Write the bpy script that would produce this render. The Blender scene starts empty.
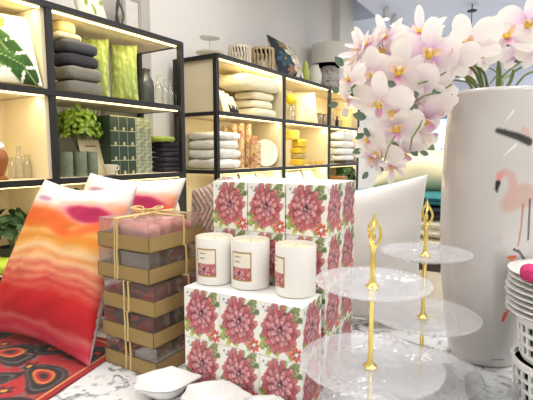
import bpy, bmesh, math, random
import numpy as np
from mathutils import Vector, Matrix
random.seed(7); rng = np.random.default_rng(7)
PI = math.pi
scn = bpy.context.scene
COL = scn.collection

# ------------------------------------------------------------------ camera
F = 433.0; HOR = 153.0; YAW = math.radians(32.8); EYE = 1.30
PITCH = math.atan((200 - HOR) / F)
CR = Vector((math.cos(YAW), math.sin(YAW), 0)); CF = Vector((-math.sin(YAW), math.cos(YAW), 0))
CAM = Vector((0, 0, EYE))
cd = bpy.data.cameras.new('camera'); cam = bpy.data.objects.new('camera', cd); COL.objects.link(cam)
cam.location = CAM; cam.rotation_euler = (PI/2 - PITCH, 0, YAW)
cd.sensor_width = 36; cd.lens = 36 * F / 533; cd.clip_start = 0.02
scn.camera = cam

def ray(px, py):
    a = (px - 266.5) / F; b = -(py - 200) / F
    fw = math.cos(PITCH) + b * math.sin(PITCH); up = b * math.cos(PITCH) - math.sin(PITCH)
    return CR * a + CF * fw + Vector((0, 0, up))
def at(px, py, ax, v):
    r = ray(px, py); i = 'xyz'.index(ax); return CAM + r * ((v - CAM[i]) / r[i])
def dep(px, py, d):
    r = ray(px, py); return CAM + r * (d / r.dot(CF))
def depth_of(p): return (Vector(p) - CAM).dot(CF)

# ------------------------------------------------------------------ materials
def lin(c):
    return tuple((x/12.92 if x <= .04045 else ((x+.055)/1.055)**2.4) for x in c[:3])
def linarr(a): return np.where(a <= .04045, a/12.92, ((np.clip(a, 0, 1)+.055)/1.055)**2.4)
MATS = {}
def mat(key, c=(.8,.8,.8), rough=.6, metal=0, trans=0, alpha=1, emis=0, bump=0, bscale=40, var=0, vscale=12,
        vcol=False, sheen=0, coat=0, transl=0, ior=1.45):
    if key in MATS: return MATS[key]
    m = bpy.data.materials.new(key); m.use_nodes = True
    nt = m.node_tree; N = nt.nodes; L = nt.links
    b = N['Principled BSDF']; out = N['Material Output']
    b.inputs['Base Color'].default_value = (*lin(c), 1)
    b.inputs['Roughness'].default_value = rough; b.inputs['Metallic'].default_value = metal
    b.inputs['Transmission Weight'].default_value = trans; b.inputs['IOR'].default_value = ior
    b.inputs['Coat Weight'].default_value = coat; b.inputs['Sheen Weight'].default_value = sheen
    if emis:
        b.inputs['Emission Color'].default_value = (*lin(c), 1); b.inputs['Emission Strength'].default_value = emis
    tc = N.new('ShaderNodeTexCoord')
    src = None
    if vcol:
        a = N.new('ShaderNodeVertexColor'); a.layer_name = 'Col'; src = a.outputs['Color']
    if var:
        n = N.new('ShaderNodeTexNoise'); n.inputs['Scale'].default_value = vscale; n.inputs['Detail'].default_value = 5
        L.new(tc.outputs['Object'], n.inputs['Vector'])
        mr = N.new('ShaderNodeMapRange'); mr.inputs['To Min'].default_value = 1-var; mr.inputs['To Max'].default_value = 1+var
        L.new(n.outputs['Fac'], mr.inputs['Value'])
        mx = N.new('ShaderNodeMix'); mx.data_type = 'RGBA'; mx.blend_type = 'MULTIPLY'; mx.inputs['Factor'].default_value = 1
        if src: L.new(src, mx.inputs['A'])
        else: mx.inputs['A'].default_value = (*lin(c), 1)
        L.new(mr.outputs['Result'], mx.inputs['B']); src = mx.outputs['Result']
    if src: L.new(src, b.inputs['Base Color'])
    if bump:
        n = N.new('ShaderNodeTexNoise'); n.inputs['Scale'].default_value = bscale; n.inputs['Detail'].default_value = 4
        L.new(tc.outputs['Object'], n.inputs['Vector'])
        bp = N.new('ShaderNodeBump'); bp.inputs['Strength'].default_value = bump; bp.inputs['Distance'].default_value = .01
        L.new(n.outputs['Fac'], bp.inputs['Height']); L.new(bp.outputs['Normal'], b.inputs['Normal'])
    if transl:
        t = N.new('ShaderNodeBsdfTranslucent'); ms = N.new('ShaderNodeMixShader'); ms.inputs[0].default_value = transl
        if src: L.new(src, t.inputs['Color'])
        else: t.inputs['Color'].default_value = (*lin(c), 1)
        L.new(b.outputs[0], ms.inputs[1]); L.new(t.outputs[0], ms.inputs[2]); L.new(ms.outputs[0], out.inputs['Surface'])
    MATS[key] = m; return m

def clear(key, tint=(1,1,1), gloss=.10, haze=.06, bump=0, bscale=60, rough=.05):
    """thin clear glass or plastic: see-through with a Fresnel shine and a touch of milkiness"""
    if key in MATS: return MATS[key]
    m = bpy.data.materials.new(key); m.use_nodes = True; nt = m.node_tree; N = nt.nodes; L = nt.links
    N.remove(N['Principled BSDF']); out = N['Material Output']
    tr = N.new('ShaderNodeBsdfTransparent'); tr.inputs['Color'].default_value = (*lin(tint), 1)
    gl = N.new('ShaderNodeBsdfGlossy'); gl.inputs['Roughness'].default_value = rough
    df = N.new('ShaderNodeBsdfDiffuse'); df.inputs['Color'].default_value = (*lin([.6+.4*t for t in tint]), 1)
    lw = N.new('ShaderNodeLayerWeight'); lw.inputs['Blend'].default_value = .35
    mr = N.new('ShaderNodeMapRange'); mr.inputs['To Min'].default_value = gloss; mr.inputs['To Max'].default_value = .32
    L.new(lw.outputs['Fresnel'], mr.inputs['Value'])
    m1 = N.new('ShaderNodeMixShader'); m1.inputs[0].default_value = haze
    L.new(tr.outputs[0], m1.inputs[1]); L.new(df.outputs[0], m1.inputs[2])
    m2 = N.new('ShaderNodeMixShader'); L.new(mr.outputs['Result'], m2.inputs[0])
    L.new(m1.outputs[0], m2.inputs[1]); L.new(gl.outputs[0], m2.inputs[2]); L.new(m2.outputs[0], out.inputs['Surface'])
    if bump:
        tc = N.new('ShaderNodeTexCoord'); n = N.new('ShaderNodeTexVoronoi'); n.inputs['Scale'].default_value = bscale
        L.new(tc.outputs['Object'], n.inputs['Vector'])
        bp = N.new('ShaderNodeBump'); bp.inputs['Strength'].default_value = bump; bp.inputs['Distance'].default_value = .004
        L.new(n.outputs['Distance'], bp.inputs['Height'])
        for x in (gl, df): L.new(bp.outputs['Normal'], x.inputs['Normal'])
        L.new(bp.outputs['Normal'], lw.inputs['Normal'])
    MATS[key] = m; return m

# ------------------------------------------------------------------ objects
def setp(o, label=None, cat=None, group=None, kind=None):
    if label: o['label'] = label
    if cat: o['category'] = cat
    if group: o['group'] = group
    if kind: o['kind'] = kind
    return o
def thing(name, label, cat, loc=(0,0,0), rz=0, group=None):
    o = bpy.data.objects.new(name, None); o.empty_display_size = .05; COL.objects.link(o)
    o.location = loc; o.rotation_euler = (0, 0, rz); return setp(o, label, cat, group)
def mesh(name, V, Fc, m, parent=None, smooth=True, cols=None, loc=None, rz=0):
    me = bpy.data.meshes.new(name)
    me.from_pydata([tuple(map(float, v)) for v in V], [], [tuple(map(int, f)) for f in Fc]); me.update()
    if smooth: me.polygons.foreach_set('use_smooth', [True]*len(me.polygons))
    if cols is not None:
        at_ = me.color_attributes.new('Col', 'FLOAT_COLOR', 'POINT')
        c4 = np.ones((len(V), 4), dtype=np.float32); c4[:, :3] = linarr(np.asarray(cols, dtype=float))
        at_.data.foreach_set('color', c4.ravel())
    if m: me.materials.append(m)
    o = bpy.data.objects.new(name, me); COL.objects.link(o)
    if loc is not None: o.location = loc
    if rz: o.rotation_euler = (0, 0, rz)
    if parent: o.parent = parent
    return o
def dup(root, loc, rz=None, label=None, group=None, parent=None):
    r = root.copy(); COL.objects.link(r); r.location = loc
    if rz is not None: r.rotation_euler = (0, 0, rz)
    if label: r['label'] = label
    if group: r['group'] = group
    for ch in list(root.children):
        c = ch.copy(); COL.objects.link(c); c.parent = r
        for g in list(ch.children):
            d = g.copy(); COL.objects.link(d); d.parent = c
    return r

class MB:
    """collects shapes for ONE mesh object"""
    def __init__(s): s.V = []; s.F = []
    def add(s, V, Fc):
        n = len(s.V); s.V += [tuple(v) for v in V]; s.F += [tuple(i+n for i in f) for f in Fc]; return s
    def box(s, x0, x1, y0, y1, z0, z1, b=0):
        bm = bmesh.new(); bmesh.ops.create_cube(bm, size=1)
        bmesh.ops.scale(bm, vec=(x1-x0, y1-y0, z1-z0), verts=bm.verts)
        bmesh.ops.translate(bm, vec=((x0+x1)/2, (y0+y1)/2, (z0+z1)/2), verts=bm.verts)
        if b: bmesh.ops.bevel(bm, geom=list(bm.edges), offset=b, segments=2, affect='EDGES')
        bm.verts.index_update()
        s.add([v.co[:] for v in bm.verts], [[v.index for v in f.verts] for f in bm.faces]); bm.free(); return s
    def tube(s, pts, r, n=8, cap=True, closed=False):
        P = [Vector(p) for p in pts]; k = len(P); rr = r if isinstance(r, (list, tuple)) else [r]*k
        V = []; up = Vector((0, 0, 1)); prev = None
        for i in range(k):
            a = P[(i-1) % k] if closed else P[max(i-1, 0)]; c = P[(i+1) % k] if closed else P[min(i+1, k-1)]
            t = (c-a).normalized() if (c-a).length > 1e-9 else Vector((0, 0, 1))
            if prev is None:
                ref = up if abs(t.dot(up)) < .95 else Vector((1, 0, 0)); x = t.cross(ref).normalized()
            else: x = (prev - t*prev.dot(t)).normalized()
            prev = x; y = t.cross(x)
            for j in range(n):
                q = 2*PI*j/n; V.append(P[i] + (x*math.cos(q) + y*math.sin(q))*rr[i])
        Fc = []
        for i in range(k if closed else k-1):
            i2 = (i+1) % k
            for j in range(n): Fc.append((i*n+j, i*n+(j+1) % n, i2*n+(j+1) % n, i2*n+j))
        if cap and not closed: Fc.append(tuple(range(n-1, -1, -1))); Fc.append(tuple((k-1)*n+j for j in range(n)))
        return s.add(V, Fc)
    def lathe(s, prof, n=32, o=(0,0,0), mod=None):
        V = []; k = len(prof)
        for i, (r, z) in enumerate(prof):
            for j in range(n):
                q = 2*PI*j/n; rr = r*(mod(q, i, k) if mod else 1)
                V.append((o[0]+rr*math.cos(q), o[1]+rr*math.sin(q), o[2]+z))
        Fc = []
        for i in range(k-1):
            for j in range(n): Fc.append((i*n+j, i*n+(j+1) % n, (i+1)*n+(j+1) % n, (i+1)*n+j))
        if prof[0][0] > 1e-6 : Fc.append(tuple(range(n-1, -1, -1)))
        if prof[-1][0] > 1e-6: Fc.append(tuple((k-1)*n+j for j in range(n)))
        return s.add(V, Fc)
    def ell(s, c, r, n=12, m=8):
        V = []; Fc = []
        for i in range(m+1):
            p = PI*i/m
            for j in range(n):
                q = 2*PI*j/n
                V.append((c[0]+r[0]*math.sin(p)*math.cos(q), c[1]+r[1]*math.sin(p)*math.sin(q), c[2]-r[2]*math.cos(p)))
        for i in range(m):
            for j in range(n): Fc.append((i*n+j, i*n+(j+1) % n, (i+1)*n+(j+1) % n, (i+1)*n+j))
        return s.add(V, Fc)
    def out(s, name, m, parent=None, smooth=True, loc=None, rz=0): 
        o = mesh(name, s.V, s.F, m, parent, smooth, None, loc, rz)
        if smooth:
            try: o.data.set_sharp_from_angle(angle=math.radians(38))
            except Exception: pass
        return o

def wob(seed, n=5, f=3.0):
    g = np.random.default_rng(seed); K = g.normal(size=(n, 2))*f; ph = g.uniform(0, 6.28, n)
    return lambda u, v: sum(np.sin(K[i,0]*u + K[i,1]*v + ph[i]) for i in range(n))/n

def grid_faces(nu, nv, off=0, flip=False):
    i, j = np.meshgrid(np.arange(nu-1), np.arange(nv-1), indexing='ij')
    a = (i*nv+j).ravel()+off
    Fc = np.stack([a, a+nv, a+nv+1, a+1], 1)
    return Fc[:, ::-1] if flip else Fc

def pillow(name, bl, br, tl, tr, thick, m, paint=None, back=(.74,.70,.70), n=36, pinch=.09, chop=0, parent=None, label=None, cat='cushion', group=None, seed=1, wr=.05):
    """a stuffed cushion with pulled-out corner tips spanned between four corners"""
    bl, br, tl, tr = [np.array(p, dtype=float) for p in (bl, br, tl, tr)]
    base = (bl+br)/2
    q_ = np.sin(PI/2*np.linspace(-1, 1, n)); q_[0] = -1; q_[-1] = 1; u, v = np.meshgrid(q_, q_, indexing='ij')
    w1 = wob(seed, 7, 5); w2 = wob(seed+9, 6, 3)
    uu = u*(1-pinch*(1-v**2)); vv = v*(1-pinch*(1-u**2))
    vv = vv - chop*np.exp(-(u/.45)**2)*np.clip(v, 0, 1)**2
    s = (uu+1)/2; t = (vv+1)/2
    P = (bl[None,None]*((1-s)*(1-t))[...,None] + br*(s*(1-t))[...,None] + tl*((1-s)*t)[...,None] + tr*(s*t)[...,None])
    nr = np.cross(br-bl, tl-bl); nr /= np.linalg.norm(nr)
    prof = ((1-u**2)*(1-v**2))
    h = thick/2*np.clip(prof, 0, 1)**.42*(1+wr*3*w1(u, v)) + thick*wr*w2(u*2, v*2)*np.clip(prof, 0, 1)**.5
    h = np.where(prof < 1e-9, 0, h)
    A = P + nr*h[...,None]; B = P - nr*h[...,None]
    V = np.concatenate([A.reshape(-1, 3), B.reshape(-1, 3)]) - base
    Fc = np.concatenate([grid_faces(n, n), grid_faces(n, n, n*n, True)])
    c = None
    if paint is not None:
        cf = paint((u+1)/2, (v+1)/2).reshape(-1, 3); cb = np.tile(np.array(back), (n*n, 1)); c = np.concatenate([cf, cb])
    o = mesh(name, V, Fc, m, parent, True, c, base)
    bm = bmesh.new(); bm.from_mesh(o.data); bmesh.ops.remove_doubles(bm, verts=bm.verts, dist=1e-5); bm.to_mesh(o.data); bm.free()
    o.data.polygons.foreach_set('use_smooth', [True]*len(o.data.polygons))
    if label: setp(o, label, cat, group)
    return o

def soft(name, cx, cy, z0, wx, wy, h, m, label=None, cat=None, group=None, e=.35, parent=None, rz=0, layers=1, wr=.03, seed=0, cols=None):
    """a folded / stuffed textile: superellipsoid with soft rounded ends; layers>1 shows fold lines on its side"""
    nu, nv = 40, 6+8*layers
    V = []; sg = lambda x, p: math.copysign(abs(x)**p, x)
    w1 = wob(seed+3, 6, 2.2)
    for i in range(nv+1):
        f = i/nv
        q = -PI/2 + PI*f
        zz = sg(math.sin(q), .55); cc = abs(math.cos(q))**e if 0 < i < nv else 0.0
        if layers > 1 and 0 < i < nv:
            z01 = (zz+1)/2; cc *= 1 - .10*abs(math.cos(PI*layers*z01))**8
        for j in range(nu):
            p = 2*PI*j/nu
            x = sg(math.cos(p), e)*cc; y = sg(math.sin(p), e)*cc
            d = 1 + wr*float(w1(math.cos(p)*2+f*3, math.sin(p)*2-f))
            zq = z0 + h*(zz+1)/2 + (h*.25*wr/.03*.3*float(w1(x*2, y*2+5)) if zz > -.6 else 0)
            V.append((wx/2*x*d, wy/2*y*d, max(zq-z0, 0)))
    Fc = []
    for i in range(nv):
        for j in range(nu): Fc.append((i*nu+j, i*nu+(j+1) % nu, (i+1)*nu+(j+1) % nu, (i+1)*nu+j))
    o = mesh(name, V, Fc, m, parent, True, cols, (cx, cy, z0), rz)
    if label: setp(o, label, cat, group)
    return o

# ------------------------------------------------------------------ setting
RX = -2.36
wallm = mat('plaster_wall', (.88,.865,.84), .9, bump=.05, bscale=90, var=.02, vscale=2)
def struct(name, mb, m):
    o = mb.out(name, m, None, False); o['kind'] = 'structure'; return o
fl = mat('floor_tile', (.84,.79,.72), .35, var=.06, vscale=3)
struct('floor', MB().box(-2.6, 4.2, -2.2, 9.2, -.1, 0), fl)
struct('wall_left', MB().box(RX-.15, RX, -2.2, 9.2, 0, 3.4), wallm)
struct('wall_far', MB().box(RX-.15, 4.2, 9.0, 9.2, 0, 3.4), mat('far_wall_paint', (.86,.89,.95), .9))
struct('ceiling', MB().box(RX-.15, 4.25, -2.2, 9.2, 3.32, 3.5).box(RX, 4.1, 5.62, 9.0, 3.03, 3.32).box(-1.93, 4.1, 2.6, 5.62, 3.03, 3.32), mat('ceiling_paint', (.84,.88,.97), .95))
struct('trim_1', MB().box(RX, RX+.10, 5.2, 5.62, 0, 3.32), mat('column_paint', (.88,.87,.85), .8))      # column at the end of the shelf wall
struct('trim_2', MB().box(RX, RX+.04, 1.75, 2.14, 0, 3.32), mat('pilaster_paint', (.72,.70,.67), .9))
struct('window_1', MB().box(-2.3, 3.8, 8.96, 8.99, .5, 1.95), mat('daylight_window', (.86,.93,1), .3, emis=1.0))
m_ = MB()
for k in range(8): m_.box(-2.3+.86*k-.03, -2.3+.86*k+.03, 8.9, 8.96, .5, 1.95)
struct('trim_3', m_.box(-2.33, 3.83, 8.88, 8.96, 1.95, 2.03).box(-2.33, 3.83, 8.88, 8.96, .42, .5), mat('window_frame_paint', (.55,.66,.72), .5))

# ------------------------------------------------------------------ shelving
FX, BX = -1.90, -2.30
black = mat('black_metal', (.10,.09,.08), .45)
wood = mat('pale_wood', (.86,.81,.69), .55, var=.06, vscale=7)
led = mat('warm_light_strip', (1,.88,.60), .5, emis=5)
LV = [1.955, 1.572, 1.168, .765, .365, .06]
TOP = lambda k: LV[k] + .014
def led_lamp(root, y0, y1, z, p):
    ld = bpy.data.lights.new('strip_glow', 'AREA'); ld.shape = 'RECTANGLE'; ld.size = .03; ld.size_y = y1-y0-.06
    ld.energy = p; ld.color = (1, .85, .52)
    o = bpy.data.objects.new('strip_glow', ld); COL.objects.link(o); o.location = (FX-.05, (y0+y1)/2, z-.012)
    o.rotation_euler = (0, math.radians(18), 0)
def shelving(name, label, posts, rows_lit, panels, backs):
    r = thing(name, label, 'shelving unit', (FX, posts[0], 0)); O = Vector((FX, posts[0], 0))
    def prt(n, mb, m, par=r):
        mb.V = [tuple(Vector(v)-O) for v in mb.V]; return mb.out(n, m, par, False)
    for y in posts:
        for x in (FX-.015, BX+.015): prt('post', MB().box(x-.015, x+.015, y-.015, y+.015, 0, LV[0]+.012), black)
    for k, z in enumerate(LV):
        prt('shelf_edge', MB().box(FX-.012, FX+.004, posts[0], posts[-1], z-.014, z+.014).box(BX, BX+.012, posts[0], posts[-1], z-.014, z+.014)
            .box(BX, FX, posts[0]-.012, posts[0]+.012, z-.014, z+.012).box(BX, FX, posts[-1]-.012, posts[-1]+.012, z-.014, z+.012), black)
        for a, b in zip(posts[:-1], posts[1:]):
            prt('shelf', MB().box(BX+.012, FX-.012, a+.012, b-.012, z-.012, z+.0138), wood)
    for (y, k, s) in panels:
        prt('side_panel', MB().box(BX+.02, FX-.014, y-.009+s*.024, y+.009+s*.024, LV[k+1]+.0145, LV[k]-.0145), wood)
    for (i, k) in backs:
        prt('back_panel', MB().box(BX+.013, BX+.025, posts[i]+.016, posts[i+1]-.016, LV[k+1]+.0145, LV[k]-.0145), wood)
    for (i, k, p) in rows_lit:
        a, b = posts[i], posts[i+1]
        prt('light_strip', MB().box(FX-.034, FX-.016, a+.03, b-.03, LV[k]-.019, LV[k]-.0125), led)
        led_lamp(r, a, b, LV[k]-.012, p)
    return r
LP = [.32, 1.16, 2.0]; RP = [2.34, 3.24, 4.165, 4.98]
shelving('shelving_unit', 'black framed shelf unit with pale wood boards, nearer one at left with green boxes', LP,
    [(0,0,2.6),(1,0,2.2),(0,1,2.6),(1,1,.9),(0,2,.8),(1,2,1.5),(1,3,.6)], [(1.16,0,-1),(1.16,1,-1),(1.16,2,-1),(.32,0,1),(.32,1,1),(.32,2,1)], [(0,0),(0,1),(0,2),(0,3),(1,2),(1,3)])
shelving('shelving_unit', 'black framed shelf unit with pale wood boards, farther one with yellow and white linens', RP,
    [(0,0,3),(1,0,3),(2,0,3),(0,1,2),(1,1,3),(2,1,3),(0,2,3),(1,2,3),(2,2,1)],
    [(2.34,0,1),(3.24,0,-1),(3.24,1,-1),(3.24,2,-1),(4.165,1,-1),(4.165,2,-1),(4.98,0,-1),(4.98,1,-1),(4.98,2,-1)],
    [(i,k) for i in range(3) for k in range(4)])

def ext(x0, x1, y0, y1, X):
    """extent on the upright plane X of a pixel rectangle -> Y0, Y1, z0, z1, depth"""
    a = at(x0, (y0+y1)/2, 'x', X); b = at(x1, (y0+y1)/2, 'x', X); c = at((x0+x1)/2, y0, 'x', X); d = at((x0+x1)/2, y1, 'x', X)
    return a.y, b.y, d.z, c.z, depth_of((X, (a.y+b.y)/2, 1.3))
def diam(x0, x1, X):
    c = at((x0+x1)/2, 130, 'x', X); return (x1-x0)*depth_of(c)/F, c.y

# ---- painters (print patterns) -------------------------------------------------
def noise2(seed, f): 
    a = wob(seed, 6, f); b = wob(seed+1, 6, f*2.3); c = wob(seed+2, 6, f*5); return lambda u, v: a(u,v)+.5*b(u,v)+.25*c(u,v)
def blend(img, mask, col): return img*(1-mask[...,None]) + np.asarray(col)*mask[...,None]
def ss(x, a, b): t = np.clip((x-a)/(b-a), 0, 1); return t*t*(3-2*t)
def petal_shape(u, v, cx, cy, ang, L, W):
    dx = u-cx; dy = v-cy; a = dx*math.cos(ang)+dy*math.sin(ang); b = -dx*math.sin(ang)+dy*math.cos(ang)
    t = a/L; w = W*np.sqrt(np.clip(t*(1.08-t)*4, 0, None))*(0.55+.6*np.clip(t, 0, 1)); inside = (t > 0) & (t < 1.08)
    d = np.where(inside, np.abs(b)/np.maximum(w, 1e-6), 9); return d, t, b/W
def paint_peony(u, v, seed=3):
    g = np.random.default_rng(seed); img = np.ones(u.shape+(3,))*np.array((.955,.945,.91))
    def leaf(cx, cy, ang, L, W, col):
        nonlocal img
        d, t, b = petal_shape(u, v, cx, cy, ang, L, W)
        c = np.asarray(col)*(0.75+.45*np.clip(t,0,1))[...,None]*(1-.18*np.exp(-(b/.12)**2))[...,None]
        m = 1-ss(d, .85, 1.05); img = img*(1-m[...,None]) + c*m[...,None]
    for cx, cy, a, L, W, c in ((.62,.78,.6,.36,.075,(.50,.56,.36)),(.55,.80,1.2,.22,.06,(.62,.66,.45)),(.72,.74,.15,.28,.06,(.40,.47,.30)),
            (.30,.30,3.6,.30,.075,(.55,.62,.30)),(.32,.22,4.1,.24,.06,(.68,.72,.38)),(.25,.36,3.2,.24,.06,(.46,.55,.26)),(.45,.18,4.5,.16,.05,(.72,.75,.45)),
            (.66,.22,5.2,.22,.06,(.58,.63,.33)),(.76,.68,.95,.26,.05,(.64,.66,.50)),(.22,.16,2.9,.18,.05,(.60,.68,.34))): leaf(cx, cy, a, L, W, c)
    for k in range(16):
        leaf(.06+.75*g.random(), .06+.16*g.random(), g.uniform(-.4, 3.5), g.uniform(.12, .22), g.uniform(.025, .045), ((.62,.68,.36),(.72,.76,.46),(.46,.54,.26),(.70,.60,.42))[k % 4])
    for k in range(8):
        leaf(.60+.35*g.random(), .80+.12*g.random(), g.uniform(0, 6.2), g.uniform(.10, .18), g.uniform(.02, .04), ((.52,.56,.38),(.40,.46,.32),(.66,.66,.48))[k % 3])
    for k in range(8):
        a = 2*PI*k/8; leaf(.87+.03*math.cos(a), .14+.03*math.sin(a), a, .11, .035, (.84,.36,.32))
    for cx, cy in ((.10,.90),(.16,.84),(.30,.94)): img = blend(img, 1-ss(np.hypot(u-cx, v-cy), .015, .035), (.45,.62,.66))
    cx, cy = .48, .52
    for rad, n, L, W, base, tip in ((.13,15,.31,.066,(.47,.14,.20),(.87,.57,.55)),(.09,13,.28,.064,(.44,.11,.18),(.82,.46,.49)),(.055,11,.23,.060,(.42,.09,.17),(.91,.66,.64)),
                                    (.03,8,.155,.050,(.44,.10,.18),(.94,.72,.73)),(.015,6,.10,.036,(.42,.09,.16),(.95,.76,.77))):
        ph = g.uniform(0, 6.28)
        for k in g.permutation(n):
            a = ph+2*PI*k/n+g.normal()*.09; l = L*(1+g.normal()*.09); ox = cx+rad*math.cos(a); oy = cy+rad*math.sin(a)*.95
            d, t, b = petal_shape(u, v, ox, oy, a, l, W)
            img = blend(img, (1-ss(d, 1.02, 1.18))*.8, (.42,.09,.16))
            tt = np.clip(t, 0, 1)[...,None]; c = np.asarray(base)*(1-tt**.8)+np.asarray(tip)*tt**.8
            c = c*(1-.16*np.abs(np.sin(b*7))[...,None]*(1-tt*.5)); c = c*(1+g.normal()*.05)
            img = blend(img, 1-ss(d, .86, 1.02), c)
    img = blend(img, (1-ss(np.hypot((u-cx-.03)*1.1, v-cy-.05), .025, .07))*.85, (.26,.07,.12))
    return np.clip(img, 0, 1)

def painted_box(w, d, h, paint, topc, n=46):
    """box whose four upright faces carry the print and whose top is plain; returns V, F, colours"""
    V = []; Fc = []; C = []
    t = np.linspace(0, 1, n); u, v = np.meshgrid(t, t, indexing='ij')
    img = paint(u, v).reshape(-1, 3)
    for o, ux in (((-w/2,-d/2,0),(w,0,0)),((w/2,-d/2,0),(0,d,0)),((w/2,d/2,0),(-w,0,0)),((-w/2,d/2,0),(0,-d,0))):
        P = np.array(o)+u.reshape(-1,1)*np.array(ux)+v.reshape(-1,1)*np.array((0,0,h))
        Fc.append(grid_faces(n, n, len(V)*n*n)); V.append(P); C.append(img)
    for z, fl_ in ((h, False), (0, True)):
        P = np.array((-w/2,-d/2,z))+u.reshape(-1,1)*np.array((w,0,0))+v.reshape(-1,1)*np.array((0,d,0))
        Fc.append(grid_faces(n, n, len(V)*n*n, fl_)); V.append(P); C.append(np.tile(np.array(topc), (n*n, 1)))
    return np.concatenate(V), np.concatenate(Fc), np.concatenate(C)

# ------------------------------------------------------------------ display table
TZ = .75; TX0, TX1, TY0, TY1 = -1.56, .42, .16, 1.46
tb = thing('display_table', 'long white display table under the patterned cloth', 'table', ((TX0+TX1)/2, (TY0+TY1)/2, 0))
tm = mat('white_lacquer', (.86,.85,.83), .4); hx, hy = (TX1-TX0)/2, (TY1-TY0)/2
MB().box(-hx+.02, hx-.02, -hy+.02, hy-.02, TZ-.045, TZ-.006).out('tabletop', tm, tb, False)
for sx in (-1, 1):
    for sy in (-1, 1): MB().box(sx*(hx-.08)-.03, sx*(hx-.08)+.03, sy*(hy-.08)-.03, sy*(hy-.08)+.03, 0, TZ-.045).out('leg', tm, tb, False)

def damask():
    m = bpy.data.materials.new('grey_and_white_damask'); m.use_nodes = True; nt = m.node_tree; N = nt.nodes; L = nt.links
    b = N['Principled BSDF']; b.inputs['Roughness'].default_value = .75
    tc = N.new('ShaderNodeTexCoord')
    n1 = N.new('ShaderNodeTexNoise'); n1.inputs['Scale'].default_value = 7; n1.inputs['Detail'].default_value = 2; n1.inputs['Distortion'].default_value = 3.6
    L.new(tc.outputs['Object'], n1.inputs['Vector'])
    w = N.new('ShaderNodeTexWave'); w.wave_type = 'RINGS'; w.inputs['Scale'].default_value = 7; w.inputs['Distortion'].default_value = 14; w.inputs['Detail'].default_value = 2.5; w.inputs['Detail Scale'].default_value = 3
    L.new(tc.outputs['Object'], w.inputs['Vector'])
    r1 = N.new('ShaderNodeValToRGB'); r1.color_ramp.elements[0].position = .45; r1.color_ramp.elements[1].position = .60
    L.new(n1.outputs['Fac'], r1.inputs['Fac'])
    r2 = N.new('ShaderNodeValToRGB'); r2.color_ramp.elements[0].position = .25; r2.color_ramp.elements[1].position = .75
    L.new(w.outputs['Fac'], r2.inputs['Fac'])
    mu = N.new('ShaderNodeMath'); mu.operation = 'MULTIPLY'; L.new(r1.outputs['Color'], mu.inputs[0]); L.new(r2.outputs['Color'], mu.inputs[1])
    mx = N.new('ShaderNodeMix'); mx.data_type = 'RGBA'; mx.inputs['A'].default_value = (*lin((.90,.90,.90)), 1); mx.inputs['B'].default_value = (*lin((.52,.52,.54)), 1)
    L.new(mu.outputs[0], mx.inputs['Factor']); L.new(mx.outputs['Result'], b.inputs['Base Color']); return m
n = 40; gx = np.linspace(0, 1, n)
V = []; Fc = []
# cloth: flat top, rounded edge and a hanging skirt on every side
ring = [(0, 0), (.004, -.003), (.006, -.02), (.012, -.16), (.016, -.32)]
cloth = MB(); cloth.box(-hx, hx, -hy, hy, TZ-.006, TZ, .002)
pp = []
per = [(x, -hy) for x in np.linspace(-hx, hx, 50)]+[(hx, y) for y in np.linspace(-hy, hy, 34)][1:]+[(x, hy) for x in np.linspace(hx, -hx, 50)][1:]+[(-hx, y) for y in np.linspace(hy, -hy, 34)][1:-1]
V = []; k = len(per)
for (o_, dz) in ring:
    for i, (x, y) in enumerate(per):
        f = -dz/.32; wv = .012*f*math.sin(i*.9)
        V.append((x*(1+(o_+wv)/hx), y*(1+(o_+wv)/hy), TZ-.002+dz))
Fc = [(a*k+i, a*k+(i+1) % k, (a+1)*k+(i+1) % k, (a+1)*k+i) for a in range(len(ring)-1) for i in range(k)]
cloth.add(V, Fc)
o = cloth.out('tablecloth', damask(), None, True, ((TX0+TX1)/2, (TY0+TY1)/2, 0)); setp(o, 'white tablecloth with grey floral damask pattern over the display table', 'tablecloth')

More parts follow.
